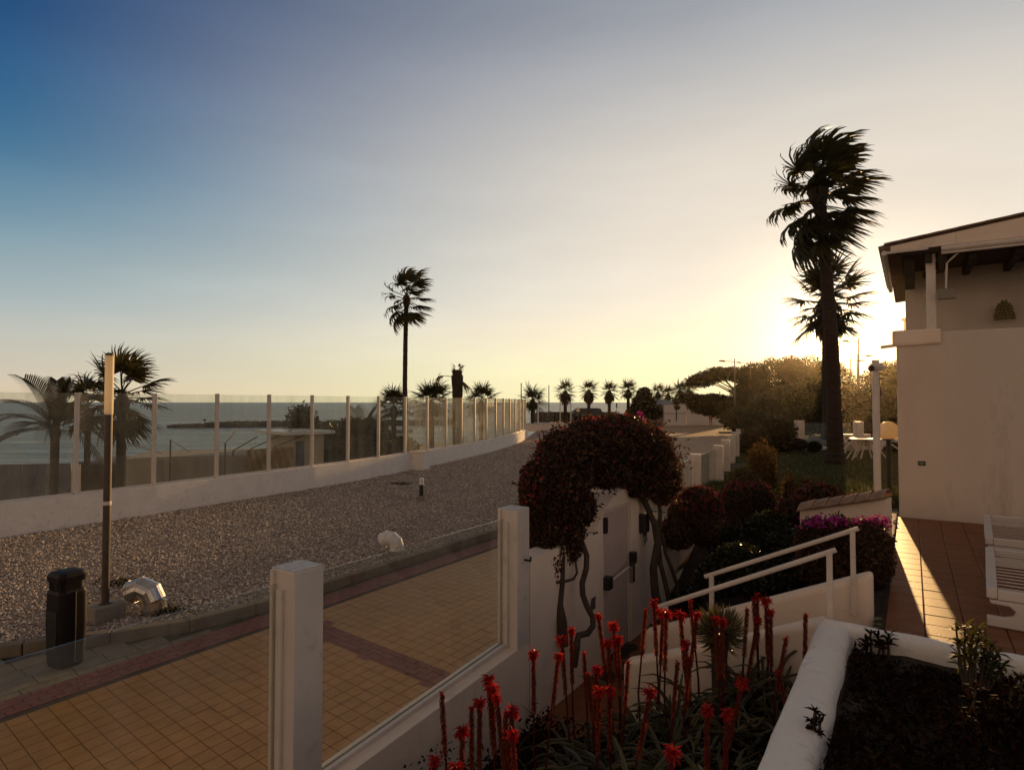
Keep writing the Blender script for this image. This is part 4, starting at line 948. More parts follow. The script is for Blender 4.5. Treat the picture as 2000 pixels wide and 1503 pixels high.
c3 = [bl(1590, 1062, 7.2, 34, 40, 50), bl(1640, 1058, 7.1, 40, 44, 50), bl(1695, 1062, 7.0, 42, 44, 46), bl(1700, 1100, 6.9, 40, 40, 46), bl(1625, 1110, 7, 50, 44, 44), bl(1590, 1100, 7.1, 34, 40, 44)]
shrub('magenta_bougainvillea', 'dense dark bougainvillea block with magenta flowers on top beside the terrace', 'bougainvillea', c3, 16000, .04, boug_leaf, GB, (), [(np.vstack([np.array([at(x, y, 7.0)]) + NR.normal(size=(55, 3)) * (.07, .07, .03) for x, y in ((1582, 1022), (1600, 1014), (1625, 1012), (1640, 1018), (1690, 1020), (1712, 1014), (1728, 1022), (1706, 1022))]), .042, boug_mag)])
c4 = [bl(1600, 985, 10.8, 52, 50, 42), bl(1650, 1000, 10.8, 40, 44, 34), bl(1560, 1010, 10.6, 40, 44, 44), bl(1610, 1030, 10.4, 50, 44, 40)]
shrub('dark_shrub', 'loose dark shrub with a few red blossoms behind the tile-capped wall', 'shrub', c4, 8000, .07, boug_leaf, None, (), [(near_pts(c4, lambda q: pxof(q)[1] < 975, 160), .055, boug_red)])
c5 = [bl(1442, 1110, 7.7, 62, 56, 46), bl(1400, 1130, 7.6, 40, 44, 36)]
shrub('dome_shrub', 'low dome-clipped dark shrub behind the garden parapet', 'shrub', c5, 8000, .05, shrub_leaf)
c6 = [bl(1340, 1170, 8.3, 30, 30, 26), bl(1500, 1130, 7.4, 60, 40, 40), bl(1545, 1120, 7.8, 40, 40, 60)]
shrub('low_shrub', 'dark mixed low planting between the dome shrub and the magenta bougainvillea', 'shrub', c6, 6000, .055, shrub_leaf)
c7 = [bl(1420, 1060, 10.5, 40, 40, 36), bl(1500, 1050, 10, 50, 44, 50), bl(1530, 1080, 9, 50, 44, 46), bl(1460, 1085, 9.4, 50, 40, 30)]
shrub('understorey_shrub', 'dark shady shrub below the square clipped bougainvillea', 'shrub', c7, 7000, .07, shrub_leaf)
# golden upright shrubs by the fence
def plume(px, py0, py1, Y, w, n, lab, m=plume_leaf, seed=1):
    rg = random.Random(seed); b_ = at(px, py1, Y); t = empty('upright_shrub', b_, lab, 'shrub', 'upright shrubs along the receding fence'); B = Blades(); H = (py1 - py0) * Y / F; W = w * Y / F
    for k in range(n):
        a = rg.uniform(0, 6.28); r = W * .5 * math.sqrt(rg.random()); p = b_ + Vector((math.cos(a) * r * .4, math.sin(a) * r * .4, 0)); e = b_ + Vector((math.cos(a) * r, math.sin(a) * r, H * rg.uniform(.45, 1.05) * (1 - .5 * (r / W)))); mid = p.lerp(e, .55) + Vector((rg.uniform(-.04, .04), 0, .05)); B.strip([p, mid, e], [.012, .02, .004], Vector((rg.uniform(-.5, .5), 1, 0)), rg.random())
        for f in (.5, .7, .85, .97):
            c = p.lerp(e, f); s = Vector((rg.uniform(-1, 1), rg.uniform(-1, 1), rg.uniform(0, 1))).normalized() * .09; B.strip([c, c + s], [.04, .008], Vector((rg.uniform(-1, 1), 1, rg.uniform(-1, 1))), rg.random())
    B.build('foliage', m, t)
plume(1490, 855, 985, 14.5, 58, 420, 'tall golden-brown upright shrub lit from behind beside the last white columns', seed=2)
plume(1455, 905, 990, 13.2, 70, 260, 'green-gold upright shrub in front of the last white columns', hedge_leaf, 3)
plume(1543, 918, 1000, 11.5, 26, 90, 'small orange-tipped upright shrub in front of the lawn', plume_leaf, 4)
plume(1577, 925, 1000, 11.5, 22, 70, 'smaller orange-tipped upright shrub, right one of two before the lawn', plume_leaf, 5)
# dark clipped hedge where lot and lawn meet
h1 = [bl(1480, 835, 26, 36, 40, 34), bl(1515, 850, 25, 36, 40, 40), bl(1475, 870, 24, 30, 40, 40), bl(1525, 830, 28, 30, 40, 24)]
shrub('hedge', 'dark clipped hedge between the receding fence and the lawn', 'hedge', h1, 9000, .12, shrub_leaf)
h2 = [bl(1500, 800, 42, 40, 50, 34), bl(1540, 785, 44, 50, 50, 36), bl(1585, 775, 44, 46, 50, 34), bl(1560, 815, 42, 60, 50, 36), bl(1450, 820, 40, 40, 50, 26), bl(1610, 810, 42, 50, 50, 40)]
shrub('olive_hedge', 'loose olive-green bushes left of the tall lawn palm', 'hedge', h2, 16000, .17, hedge_leaf)
h3 = [bl(1670, 800, 46, 40, 50, 40), bl(1715, 795, 46, 44, 50, 42), bl(1750, 792, 46, 40, 50, 42), bl(1690, 825, 45, 70, 50, 30)]
shrub('sunlit_hedge', 'hedge with glowing golden top right of the tall lawn palm', 'hedge', h3, 14000, .17, hedge_leaf)

# ---- stone pines
def pine(px, pyt, pyb, Y, w, base_py, lab, seed, n=9000, trunk_px=None):
    rg = random.Random(seed); s = Y / F; W = w * s; top = at(px, pyt, Y); bot = at(px, pyb, Y); H = top.z - bot.z
    blobs = []
    for k in range(13):
        x = rg.uniform(-1, 1); y = rg.uniform(-.7, .7); dome = 1 - .75 * (x * x + y * y * .6); c = Vector((top.x + x * W * .78, top.y + y * W * .6, bot.z + H * .30 + H * .42 * dome)); blobs.append((tuple(c), (W * rg.uniform(.26, .38), W * rg.uniform(.28, .38), H * rg.uniform(.22, .32))))
    base = at(trunk_px or px, base_py, Y); base.z = -.05
    t = empty('pine_tree', base, lab, 'pine tree', 'umbrella pines behind the lot')
    m = MB(); k0 = Vector((base.x, base.y, base.z)); j = Vector((base.x + (top.x - base.x) * .5, base.y, bot.z + H * .1)); m.tube([k0, k0.lerp(j, .5) + Vector((.15, 0, 0)), j], [.38, .30, .24], 9); m.build('trunk', bark, t)
    for c, r in blobs[::2]:
        m = MB(); e = Vector(c); m.tube([j + Vector((0, 0, -rg.uniform(.2, 1.2))), j.lerp(e, .5) + Vector((0, 0, -.25)), e], [.13, .09, .04], 6); m.build('limb', bark, t)
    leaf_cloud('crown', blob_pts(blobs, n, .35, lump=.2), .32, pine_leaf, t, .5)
pine(1432, 712, 766, 86, 82, 822, 'umbrella pine at the left edge of the grove with open limbs below', 1, 12000, 1452)
pine(1520, 692, 775, 91, 78, 822, 'broad umbrella pine in the middle of the grove left of the palms', 2, 12000)
pine(1590, 691, 780, 91, 70, 822, 'umbrella pine right behind the tall lawn palm', 3, 11000)
pine(1650, 742, 790, 86, 50, 820, 'lower pine in the bright gap right of the tall palm', 4, 7000)
pine(1725, 702, 790, 84, 56, 820, 'umbrella pine beside the house edge', 5, 9000)
g5 = [bl(1390, 790, 64, 44, 40, 22), bl(1440, 795, 62, 60, 40, 26), bl(1500, 790, 62, 60, 40, 36), bl(1350, 783, 84, 36, 40, 14), bl(1470, 765, 64, 40, 40, 24), bl(1550, 780, 58, 70, 40, 40)]
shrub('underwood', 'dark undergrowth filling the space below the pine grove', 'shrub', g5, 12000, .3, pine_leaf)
# dark conifer among the far palms
cc = [bl(1262, 800, 78, 34, 30, 16), bl(1258, 785, 78, 24, 24, 16), bl(1258, 770, 78, 15, 16, 14), bl(1282, 808, 78, 20, 24, 12), bl(1240, 806, 78, 18, 24, 12)]
shrub('conifer', 'dark bushy conifer behind the flowering arch', 'tree', cc, 5000, .3, shrub_leaf, None, [([at(1266, 835, 78), at(1262, 800, 78)], [.3, .2])])
# shrubs on the beach side
q1 = [bl(590, 850, 31, 34, 44, 60), bl(640, 870, 30, 60, 50, 44), bl(690, 865, 29.5, 44, 50, 50), bl(730, 860, 31, 36, 44, 46), bl(745, 885, 30, 40, 50, 30), bl(780, 880, 36, 40, 40, 30)]
shrub('beach_shrub', 'mass of dark green shrubs behind the glass fence', 'shrub', q1, 12000, .16, shrub_leaf)

# ================================================================== THINGS ON THE PROMENADE
def build_lamp():
    p = gp(205, 1203, .1); t = empty('lamp_post', (p.x, p.y, .1), 'tall lamp post with glowing frosted tube top beside the gravel', 'lamp post')
    zt = at(211, 690, p.y).z; zj = at(209, 808, p.y).z
    m = MB(); m.tube([(p.x, p.y, .28), (p.x, p.y, zj)], .046, 16); m.build('pole', pole_m, t, smooth_=False)
    m = MB(); m.lathe([(.05, 0), (.05, .05)], (p.x, p.y, 1.55), 16); m.build('access_band', paint, t)
    m = MB(); m.lathe([(.05, -.01), (.052, .0), (.052, .78 * (zt - zj)), (.052, zt - zj - .03)], (p.x, p.y, zj), 18); m.build('frosted_tube', frost, t)
    m = MB(); m.lathe([(.054, 0), (.054, .03), (.02, .04)], (p.x, p.y, zt - .03), 16); m.build('cap', pole_m, t)
    m = MB(); m.lathe([(.075, 0), (.075, .02), (.048, .03)], (p.x, p.y, .26), 14); m.build('foot_flange', pole_m, t)
    f = MB(); f.v = []; d = U; b = MB(); b.slab(Vector((p.x, p.y, 0)) - U * .19, Vector((p.x, p.y, 0)) + U * .19, (.17, .17), -.04, .265); b.build('concrete_footing', concrete, t, bevel=.012)
build_lamp()
def build_bin():
    p = gp(128, 1296, 0); t = empty('litter_bin', p, 'dark brown plastic litter bin with arched hood on the paving', 'litter bin')
    def ring(w, d, r, z, n=6):
        out = []
        for cx, cy, a0 in ((w - r, d - r, 0), (-w + r, d - r, 90), (-w + r, -d + r, 180), (w - r, -d + r, 270)):
            for i in range(n + 1): a = rad(a0 + 90 * i / n); out.append((.80 * (cx + r * math.cos(a)), .80 * (cy + r * math.sin(a)), z))
        return out
    ca, sa = math.cos(-.45), math.sin(-.45)
    def loft(rings, name, m_, par):
        m = MB(); k = len(rings[0])
        for r in rings: m.v += [(p.x + x * ca - y * sa, p.y + x * sa + y * ca, p.z + z) for x, y, z in r]
        for i in range(len(rings) - 1):
            for j in range(k): m.f.append((i * k + j, i * k + (j + 1) % k, (i + 1) * k + (j + 1) % k, (i + 1) * k + j))
        m.f.append(tuple(reversed(range(k)))); m.f.append(tuple((len(rings) - 1) * k + j for j in range(k))); return m.build(name, m_, par, smooth_=False)
    loft([ring(.165, .15, .06, 0), ring(.185, .17, .07, .04), ring(.20, .185, .07, .45), ring(.195, .18, .07, .80), ring(.175, .165, .06, .835)], 'body', dark_plastic, t)
    hood = loft([ring(.15, .15, .05, .836), ring(.15, .15, .05, .92), ring(.19, .18, .07, .925), ring(.195, .185, .07, .985), ring(.165, .16, .07, 1.025), ring(.08, .09, .05, 1.04)], 'hood', dark_plastic, t)
    for x in (-.158, .158):
        m = MB(); m.tube([(p.x + x * .98 * ca, p.y + x * .98 * sa, .05), (p.x + x * 1.03 * ca, p.y + x * 1.03 * sa, .45), (p.x + x * ca, p.y + x * sa, .82)], .012, 6); m.build('rib', dark_plastic, t)
    op = mat('bin_opening', (.003, .003, .003), 1)
    for x0, x1 in ((-.115, -.035), (.035, .115)):
        m = MB(); m.v = [(p.x + x * ca - y * sa, p.y + x * sa + y * ca, z) for y in (-.1225, -.08) for x, z in ((x0, .842), (x1, .842), (x1, .912), (x0, .912))]; m.f = [(0, 1, 2, 3), (7, 6, 5, 4), (0, 4, 5, 1), (1, 5, 6, 2), (2, 6, 7, 3), (3, 7, 4, 0)]; m.build('opening', op, hood)
    m = MB(); m.v = [(p.x + x * ca - y * sa, p.y + x * sa + y * ca, z) for y in (-.1515, -.146) for x, z in ((-.09, .18), (.09, .18), (.09, .62), (-.09, .62))]; m.f = [(0, 1, 2, 3), (7, 6, 5, 4), (0, 4, 5, 1), (1, 5, 6, 2), (2, 6, 7, 3), (3, 7, 4, 0)]; m.build('front_panel', black_m, t)
build_bin()
def elbow(p, r, h, bend, az, m_, name, lab, segs, collar):
    """ducting elbow made of flat-cut segments turned over at the top"""
    t = empty(name, p, lab, 'vent pipe'); d = Vector((math.cos(az), math.sin(az), 0)); R = bend
    c0 = Vector(p) + Vector((0, 0, h)); n = 20
    m = MB(); m.tube([Vector(p) - Vector((0, 0, .05)), c0], r, n); m.build('riser', m_, t)
    ang = [rad(135) * i / segs for i in range(segs + 1)]
    pt = [c0 + d * (R - R * math.cos(a)) + Vector((0, 0, R * math.sin(a))) for a in ang]
    m = MB(); m.tube([c0] + pt[1:] + [pt[-1] + (pt[-1] - pt[-2]) * .25], r, n); m.build('elbow', m_, t)
    for i in range(1, segs + 1):
        dd = (pt[i] - pt[i - 1]).normalized(); d2 = (pt[min(i + 1, segs)] - pt[i - 1]).normalized(); mm = MB(); mm.tube([pt[i] - d2 * .006, pt[i] + d2 * .006], r * 1.03, n); mm.build('seam', m_, t)
    mm = MB(); mm.tube([Vector(p) + Vector((0, 0, h * .45)), Vector(p) + Vector((0, 0, h * .45 + .014))], r * 1.03, n); mm.build('seam', m_, t)
    if collar:
        m = MB(); m.lathe([(r * 1.8, -.02), (r * 1.75, .03), (r * 1.08, .06)], p, 14); m.build('mortar_collar', concrete, t)
    return t
pe = gp(300, 1196, .07); elbow(pe, .15, .16, .17, rad(178), silver, 'metal_vent', 'dented silver duct elbow rising from the gravel near the lamp post', 3, False)
pw = gp(775, 1080, .07); elbow(pw, .135, .12, .16, rad(170), vent_white, 'plastic_vent', 'white segmented vent elbow at the kerb of the gravel bed', 4, True)
def bollard(px, py, lab, scale=1.0):
    p = gp(px, py, .07); t = empty('bollard_light', p, lab, 'bollard light', 'bollard lights on the gravel')
    m = MB(); m.box(p.x - .11, p.x + .11, p.y - .11, p.y + .11, .05, .22); m.build('concrete_base', concrete, t, bevel=.01)
    m = MB(); m.lathe([(.06, 0), (.06, .32)], (p.x, p.y, .22), 12); m.build('stem', black_m, t)
    m = MB(); m.lathe([(.066, 0), (.066, .17), (.05, .19)], (p.x, p.y, .54), 12); m.build('light_head', vent_white, t)
bollard(823, 978, 'short bollard light with white head in the middle of the gravel')
bollard(1022, 985, 'bollard light with only its white head showing left of the flowering arch')
bollard(1067, 898, 'bollard light peeping over the flowering arch from the far gravel')
bollard(1103, 839, 'tiny bollard light in front of the far white cross wall')
# tufts of weed on the gravel
def weeds():
    for k, (px, py, w, lab) in enumerate(((235, 1140, .35, 'low weed tuft behind the lamp post on the gravel'), (785, 945, .5, 'dark weed patch in the gravel before the masonry pier'), (330, 1195, .25, 'weed tuft beside the silver duct elbow'), (1055, 875, .9, 'dark weed patch on the far gravel by the arch'), (1045, 838, .5, 'dark tuft below the far cross wall'))):
        p = gp(px, py, .08); t = empty('weed_tuft', p, lab, 'weed', 'weeds in the gravel'); g = np.random.default_rng(k); n = 260
        pts = np.array(p) + g.normal(size=(n, 3)) * (w * .5, w * .3, .02) + (0, 0, .03); pts[:, 2] = np.abs(pts[:, 2] - .08) + .08; leaf_cloud('foliage', pts, .05, shrub_leaf, t, .35, g=g)
weeds()
def build_cross_wall():
    t = empty('cross_wall', at(1060, 838, 64), 'low white wall closing the far end of the gravel', 'wall')
    m = MB(); m.slab(at(1027, 838, 62), at(1250, 836, 66), (.15, .15), -.05, .70); m.build('wall_body', plaster, t); m = MB(); m.slab(at(1027, 838, 62), at(1250, 836, 66), (.19, .19), .70, .76); m.build('coping', paint, t)
build_cross_wall()

# ================================================================== BEACH SIDE
def build_beach_things():
    canvas = mat('beige_canvas', (.30, .25, .19), .95, (.36, .30, .23), 1.5, bump=.3, bscale=6, stain=(.22, .18, .13))
    t = empty('beach_pavilion', (-11, 27, BEACH_Z), 'low beach pavilion closed with beige canvas walls behind the glass fence', 'pavilion')
    P = [at(238, 900, 25), at(300, 896, 24.5), at(420, 893, 25.5), at(520, 893, 27)]; top = at(420, 893, 25.5).z
    for i, (p, q) in enumerate(zip(P, P[1:])):
        m = MB(); m.slab(p, q, (.04, .04), BEACH_Z, top); m.build('canvas_wall', canvas, t)
    m = MB(); m.prism([(P[0].x, P[0].y + .1), (P[3].x, P[3].y + .1), (P[3].x + .5, P[3].y + 4), (P[0].x - 1.2, P[0].y + 4)], top - .08, top); m.build('flat_roof', canvas, t)
    # bare pergola poles leaning above the pavilion
    g = 'bare white pergola poles'
    for k, (x0, y0, x1, y1, Y, lab) in enumerate(((245, 863, 316, 884, 24, 'long slanting white pole, first from the lamp post'), (333, 858, 372, 882, 24.5, 'slanting white pole above the canvas pavilion'), (440, 864, 463, 838, 25.5, 'short white pole pointing up to the breakwater'), (455, 880, 503, 852, 26, 'dark slanting pole left of the gold tarpaulin'), (490, 876, 572, 838, 27, 'long thin pole rising to the right over the gold tarpaulin'), (518, 880, 604, 845, 27, 'second long thin pole over the gold tarpaulin'))):
        o = empty('pergola_pole', at(x0, y0, Y), lab, 'pole', g); m = MB(); m.tube([at(x0, y0, Y), at(x1, y1, Y)], .035 if k in (0, 1, 2) else .025, 6); m.build('tube', vent_white if k in (0, 1, 2) else pole_m, o)
        m = MB(); e = at(x0, y0, Y); m.tube([Vector((e.x, e.y, BEACH_Z)), e], .03, 6); m.build('support', pole_m, o)
    # gold-lit plastic tarpaulin with hanging folds
    tarp = leafmat('plastic_tarpaulin', [(0, (.58, .42, .22)), (1, (.64, .46, .25))], .55, .22, .8)
    o = empty('tarpaulin', at(540, 915, 26), 'crumpled shiny tarpaulin hanging in folds behind the glass', 'tarpaulin'); m = MB(); nx, nz = 46, 20
    for i in range(nx + 1):
        for j in range(nz + 1):
            f = i / nx; h = j / nz; x = 482 + 92 * f; ytop = 878 - 8 * math.sin(f * 2.2); y = ytop + (926 - ytop) * h + 8 * math.sin(math.pi * f) * (1 - h) * .4
            fold = .16 * math.sin(f * 20 + h * (5 - 9 * f)) * (.3 + .7 * h) + .10 * math.sin(f * 43 - h * 7) + .12 * math.sin(h * 9 + f * 6) * (1 - h)
            p = at(x, y, 26.2 + fold); m.v.append(tuple(p))
    for i in range(nx):
        for j in range(nz): k = i * (nz + 1) + j; m.f.append((k, k + nz + 1, k + nz + 2, k + 1))
    tq = m.build('sheet', tarp, o, smooth_=True); md = tq.modifiers.new('thickness', 'SOLIDIFY'); md.thickness = .01
    # kiosk with grey door beside the tarpaulin
    t = empty('beach_kiosk', at(590, 910, 27), 'small cream beach kiosk with a blue-grey door behind the glass', 'kiosk')
    c = mat('kiosk_cream', (.46, .38, .28), .8, (.52, .43, .32), 2); m = MB(); p, q = at(574, 905, 27), at(632, 905, 28); zt = at(600, 848, 27).z; m.slab(p, q, (2.4, 0), BEACH_Z, zt); m.build('wall', c, t)
    m = MB(); d = (q - p).normalized(); m.slab(p - d * .6, q + d * .3, (2.8, .5), zt, zt + .14); m.build('flat_roof', vent_white, t)
    m = MB(); m.slab(p + d * .08, p + d * .45, (0, .05), BEACH_Z, at(590, 862, 27).z); m.build('door', mat('blue_grey_door', (.10, .12, .14), .6), t)
    # long low white roof edge further back
    o = empty('beach_terrace_roof', at(620, 845, 44), 'long flat pale roof beyond the kiosk along the beach', 'roof'); m = MB(); m.slab(at(530, 846, 46), at(760, 842, 42), (3, 0), at(600, 846, 44).z, at(600, 838, 44).z); m.build('roof_slab', canvas, o)
    for px in (540, 590, 640, 700, 750): m = MB(); e = at(px, 846, 44); m.box(e.x - .08, e.x + .08, e.y + .4, e.y + .56, BEACH_Z, e.z); m.build('post', canvas, o)
    # blue panel fence and hut on the left of the beach
    bluep = mat('grey_blue_panel', (.10, .11, .14), .7, (.13, .14, .17), 2)
    o = empty('panel_fence', at(70, 930, 30), 'row of grey-blue panels along the beach at the left', 'fence'); p = at(-80, 925, 30); q = at(140, 922, 31); n = 9
    for i in range(n):
        m = MB(); a = p.lerp(q, i / n); b_ = p.lerp(q, (i + .96) / n); m.slab(a, b_, (.03, .03), BEACH_Z, at(50, 908, 30).z); m.build('panel', bluep, o)
    o = empty('beach_hut', at(185, 920, 27), 'dark beach hut behind the lamp post and palms', 'hut'); m = MB(); m.slab(at(158, 930, 27), at(235, 930, 27), (2.5, 0), BEACH_Z, at(190, 905, 27).z); m.build('wall', wood_dark, o); m = MB(); m.slab(at(152, 930, 26.8), at(238, 930, 26.8), (3, .1), at(190, 905, 27).z, at(190, 905, 27).z + .1); m.build('roof', bluep, o)
    # breakwater
    rock = mat('breakwater_rock', (.045, .038, .034), .9, (.085, .072, .064), .6, bump=.5, bscale=3)
    o = empty('breakwater', at(560, 838, 160), 'long dark rock breakwater lying in the sea', 'breakwater'); rg = random.Random(7); m = MB()
    for k in range(420):
        f = rg.random(); px = 332 + 560 * f; Y = 158 + 22 * f + rg.uniform(-4, 4); hh = .25 + 1.15 * min(1, f * 5) * rg.random(); c = at(px, 836, Y); c.z = SEA_Z + hh * .8; r = rg.uniform(.7, 1.5)
        nv = len(m.v); m.v += [tuple(c + Vector((math.cos(a) * r * rg.uniform(.7, 1.2), math.sin(a) * r * rg.uniform(.7, 1.2), z * rg.uniform(.6, 1.1)))) for z in (-.9, .45) for a in (0, 1.57, 3.14, 4.71)]
        m.f += [tuple(nv + i for i in f_) for f_ in ((4, 5, 6, 7), (0, 1, 5, 4), (1, 2, 6, 5), (2, 3, 7, 6), (3, 0, 4, 7))]
    b_ = m.build('boulders', rock, o); b_['kind'] = 'stuff'
    m = MB(); e = at(400, 832, 160); m.tube([Vector((e.x, e.y, SEA_Z)), at(400, 818, 160)], .12, 6); m.tube([at(400, 821, 160), at(400, 818, 160)], .4, 6); m.build('beacon', rock, o)
    o = empty('far_breakwater', at(1090, 806, 210), 'distant thin rock jetty beyond the shore palms', 'breakwater'); m = MB()
    for k in range(160):
        px = 1046 + 160 * rg.random(); c = at(px, 803, 205 + rg.uniform(-3, 3)); c.z = SEA_Z + rg.uniform(.2, 3.0); r = rg.uniform(.7, 1.3); nv = len(m.v)
        m.v += [tuple(c + Vector((math.cos(a) * r, math.sin(a) * r, z))) for z in (-1.2, .4) for a in (0, 1.57, 3.14, 4.71)]; m.f += [tuple(nv + i for i in f_) for f_ in ((4, 5, 6, 7), (0, 1, 5, 4), (1, 2, 6, 5), (2, 3, 7, 6), (3, 0, 4, 7))]
    b_ = m.build('boulders', rock, o); b_['kind'] = 'stuff'
build_beach_things()

# ================================================================== FAR END OF THE LOT
def build_far():
    roofm = mat('dark_thatch', (.05, .04, .035), .95, (.075, .06, .05), 3)
    t = empty('beach_bar', at(1150, 818, 84), 'distant open beach bar with dark hipped roof among the shore palms', 'bar'); Y = 84
    a, b_ = at(1119, 808, Y), at(1184, 808, Y); z0, z1 = at(1150, 809, Y).z, at(1150, 797, Y).z
    m = MB(); m.v = [(a.x, Y, z0), (b_.x, Y, z0), (b_.x, Y + 6, z0), (a.x, Y + 6, z0), (a.x + .9, Y + 2, z1), (b_.x - .9, Y + 2, z1), (b_.x - .9, Y + 4, z1), (a.x + .9, Y + 4, z1)]; m.f = [(3, 2, 1, 0), (4, 5, 6, 7), (0, 1, 5, 4), (1, 2, 6, 5), (2, 3, 7, 6), (3, 0, 4, 7)]; m.build('roof', roofm, t)
    for px in (1122, 1134, 1148, 1162, 1176): e = at(px, 812, Y + .2); m = MB(); m.box(e.x - .12, e.x + .12, e.y, e.y + .24, -.4, z0); m.build('post', wood_dark, t)
    m = MB(); m.box(a.x + .6, b_.x - .2, Y + 3, Y + 5, -.4, z0 - .25); m.build('back_bar', wood_dark, t)
    t = empty('pier_terrace', at(1098, 818, 90), 'small distant pier terrace on posts left of the beach bar', 'pier'); m = MB(); e, f = at(1080, 806, 90), at(1120, 806, 90); m.box(e.x, f.x, 90, 93, e.z - .1, e.z + .1); m.build('deck', wood_dark, t)
    for px in (1083, 1091, 1100, 1110): e2 = at(px, 806, 90.3); m = MB(); m.box(e2.x - .1, e2.x + .1, e2.y, e2.y + .2, -3.2, e2.z); m.build('post', wood_dark, t)
    g = 'thin poles along the shore'
    for px, y0, y1, Y, lab in ((1018, 750, 795, 60, 'dark thin mast at the fence end'), (1072, 754, 826, 70, 'tallest thin flagpole between the first two shore palms'), (1094, 772, 826, 72, 'thin pale pole just left of the fat-skirted palm'), (1115, 772, 826, 72, 'thin pale pole just right of the fat-skirted palm'), (1051, 780, 826, 66, 'short thin pole against the squat palm')):
        o = empty('flagpole', at(px, y1, Y), lab, 'pole', g); m = MB(); m.tube([at(px, y1, Y), at(px, y0, Y)], [.07, .05], 6); m.build('mast', pole_m if px in (1018, 1072) else vent_white, o); m = MB(); m.lathe([(.08, 0), (.02, .12)], at(px, y0, Y), 6); m.build('finial', pole_m, o)
    m = None
    o = empty('globe_street_lamp', at(1129, 830, 68), 'small globe street lamp in front of the beach bar', 'street lamp'); mm = MB(); mm.tube([at(1129, 832, 68), at(1129, 804, 68)], .05, 6); mm.build('pole', pole_m, o); mm = MB(); c = at(1129, 801, 68); mm.lathe([(.03, -.2), (.18, -.12), (.22, 0), (.18, .13), (.04, .2)], c, 10); mm.build('globe', frost, o)
    # white outbuilding and long wall
    wht = mat('outbuilding_white', (.62, .55, .48), .85, (.68, .60, .53), 1, stain=(.5, .43, .37)); grey = mat('grey_roof', (.16, .15, .14), .7, (.22, .20, .19), 1.5)
    Y = 76; t = empty('outbuilding', at(1310, 822, Y), 'white flat-fronted outbuilding with grey sloping roof at the lot edge', 'building')
    a, b_ = at(1298, 822, Y), at(1340, 822, Y); zt = at(1320, 790, Y).z
    m = MB(); m.box(a.x, b_.x, Y, Y + 5, -.05, zt); m.build('wall', wht, t)
    for z in (.30, .62): pass
    m = MB(); m.box(a.x - .01, b_.x + .01, Y - .03, Y - .005, at(1320, 807, Y).z - .04, at(1320, 807, Y).z + .04); m.build('shutter_line', grey, t)
    m = MB(); c = at(1281, 822, Y + 2); m.box(c.x, a.x, Y + 1, Y + 6, -.05, at(1290, 790, Y + 1).z); m.build('side_wall', mat('beige_wall', (.30, .24, .19), .9), t)
    m = MB(); zr = at(1290, 782, Y).z; m.v = [(c.x - .3, Y + .7, zt + .02), (b_.x + .2, Y - .2, zt + .02), (b_.x + .2, Y + 5.2, zt + .02), (c.x - .3, Y + 6.2, zt + .02), (c.x + .5, Y + 3, zr + .2), (a.x + .5, Y + 3, zr + .2)]; m.f = [(0, 1, 5, 4), (1, 2, 5), (2, 3, 4, 5), (3, 0, 4), (3, 2, 1, 0)]; m.build('roof', grey, t)
    t = empty('lot_wall', at(1380, 820, 78), 'long white wall along the back of the paved lot', 'wall'); m = MB(); m.slab(at(1340, 820, 78), at(1428, 820, 78), (.15, .15), -.05, at(1380, 796, 78).z); m.build('wall_body', wht, t); m = MB(); m.slab(at(1340, 820, 78), at(1428, 820, 78), (.2, .2), at(1380, 796, 78).z, at(1380, 796, 78).z + .08); m.build('coping', wht, t)
    m = MB(); e = at(1402, 799, 77.7); m.box(e.x - .22, e.x + .22, e.y, e.y + .14, e.z - .1, e.z + .1); m.build('flood_lamp', black_m, t)
    for px, lab in ((1284, 'parked bollard left of the outbuilding'),): pass
    # thin young tree by the outbuilding
    shrub('sapling', 'thin young tree in front of the white outbuilding', 'tree', [bl(1321, 785, 70, 7, 7, 6), bl(1323, 795, 70, 6, 6, 5)], 260, .22, hedge_leaf, None, [([at(1321, 822, 70), at(1321, 790, 70)], [.08, .05])])
    # street lamps
    g = 'double and single street lamps among the pines'
    for px, y0, y1, Y, side, lab in ((1435, 700, 828, 55, -1, 'tall street lamp with one arm left of the pine grove'), (1466, 704, 790, 72, -1, 'hazy street lamp half hidden before the pine crown'), (1677, 661, 765, 50, -1, 'tall street lamp with arm to the left in the sun glow'), (1674, 690, 765, 58, 1, 'street lamp with arm to the right in the sun glow'), (1661, 700, 765, 66, 1, 'thin lower street lamp beside the tall palm trunk')):
        b_ = at(px, y1, Y); b_.z = -.05; top = at(px, y0, Y); o = empty('street_lamp', b_, lab, 'street lamp', g)
        m = MB(); m.tube([b_, top], [.09, .05], 8); m.build('pole', pole_m, o)
        L_ = Y / F * (26 if side < 0 else 24); z = top.z - .3; m = MB(); m.tube([Vector((top.x, top.y, z)), Vector((top.x + side * L_ * .5, top.y, z + .06)), Vector((top.x + side * L_ * .72, top.y, z + .05))], .03, 6); m.build('arm', pole_m, o)
        m = MB(); c = Vector((top.x + side * L_ * .72, top.y, z + .04)); e = c + Vector((side * .62, 0, .10)); m.v = [tuple(c + Vector((0, -.11, -.04))), tuple(c + Vector((0, .11, -.04))), tuple(e + Vector((0, .09, -.1))), tuple(e + Vector((0, -.09, -.1))), tuple(c + Vector((side * .1, -.07, .12))), tuple(c + Vector((side * .1, .07, .12))), tuple(e + Vector((-side * .15, .05, .02))), tuple(e + Vector((-side * .15, -.05, .02)))]
        m.f = [(3, 2, 1, 0), (4, 5, 6, 7), (0, 1, 5, 4), (1, 2, 6, 5), (2, 3, 7, 6), (3, 0, 4, 7)]; m.build('lamp_head', pole_m, o)
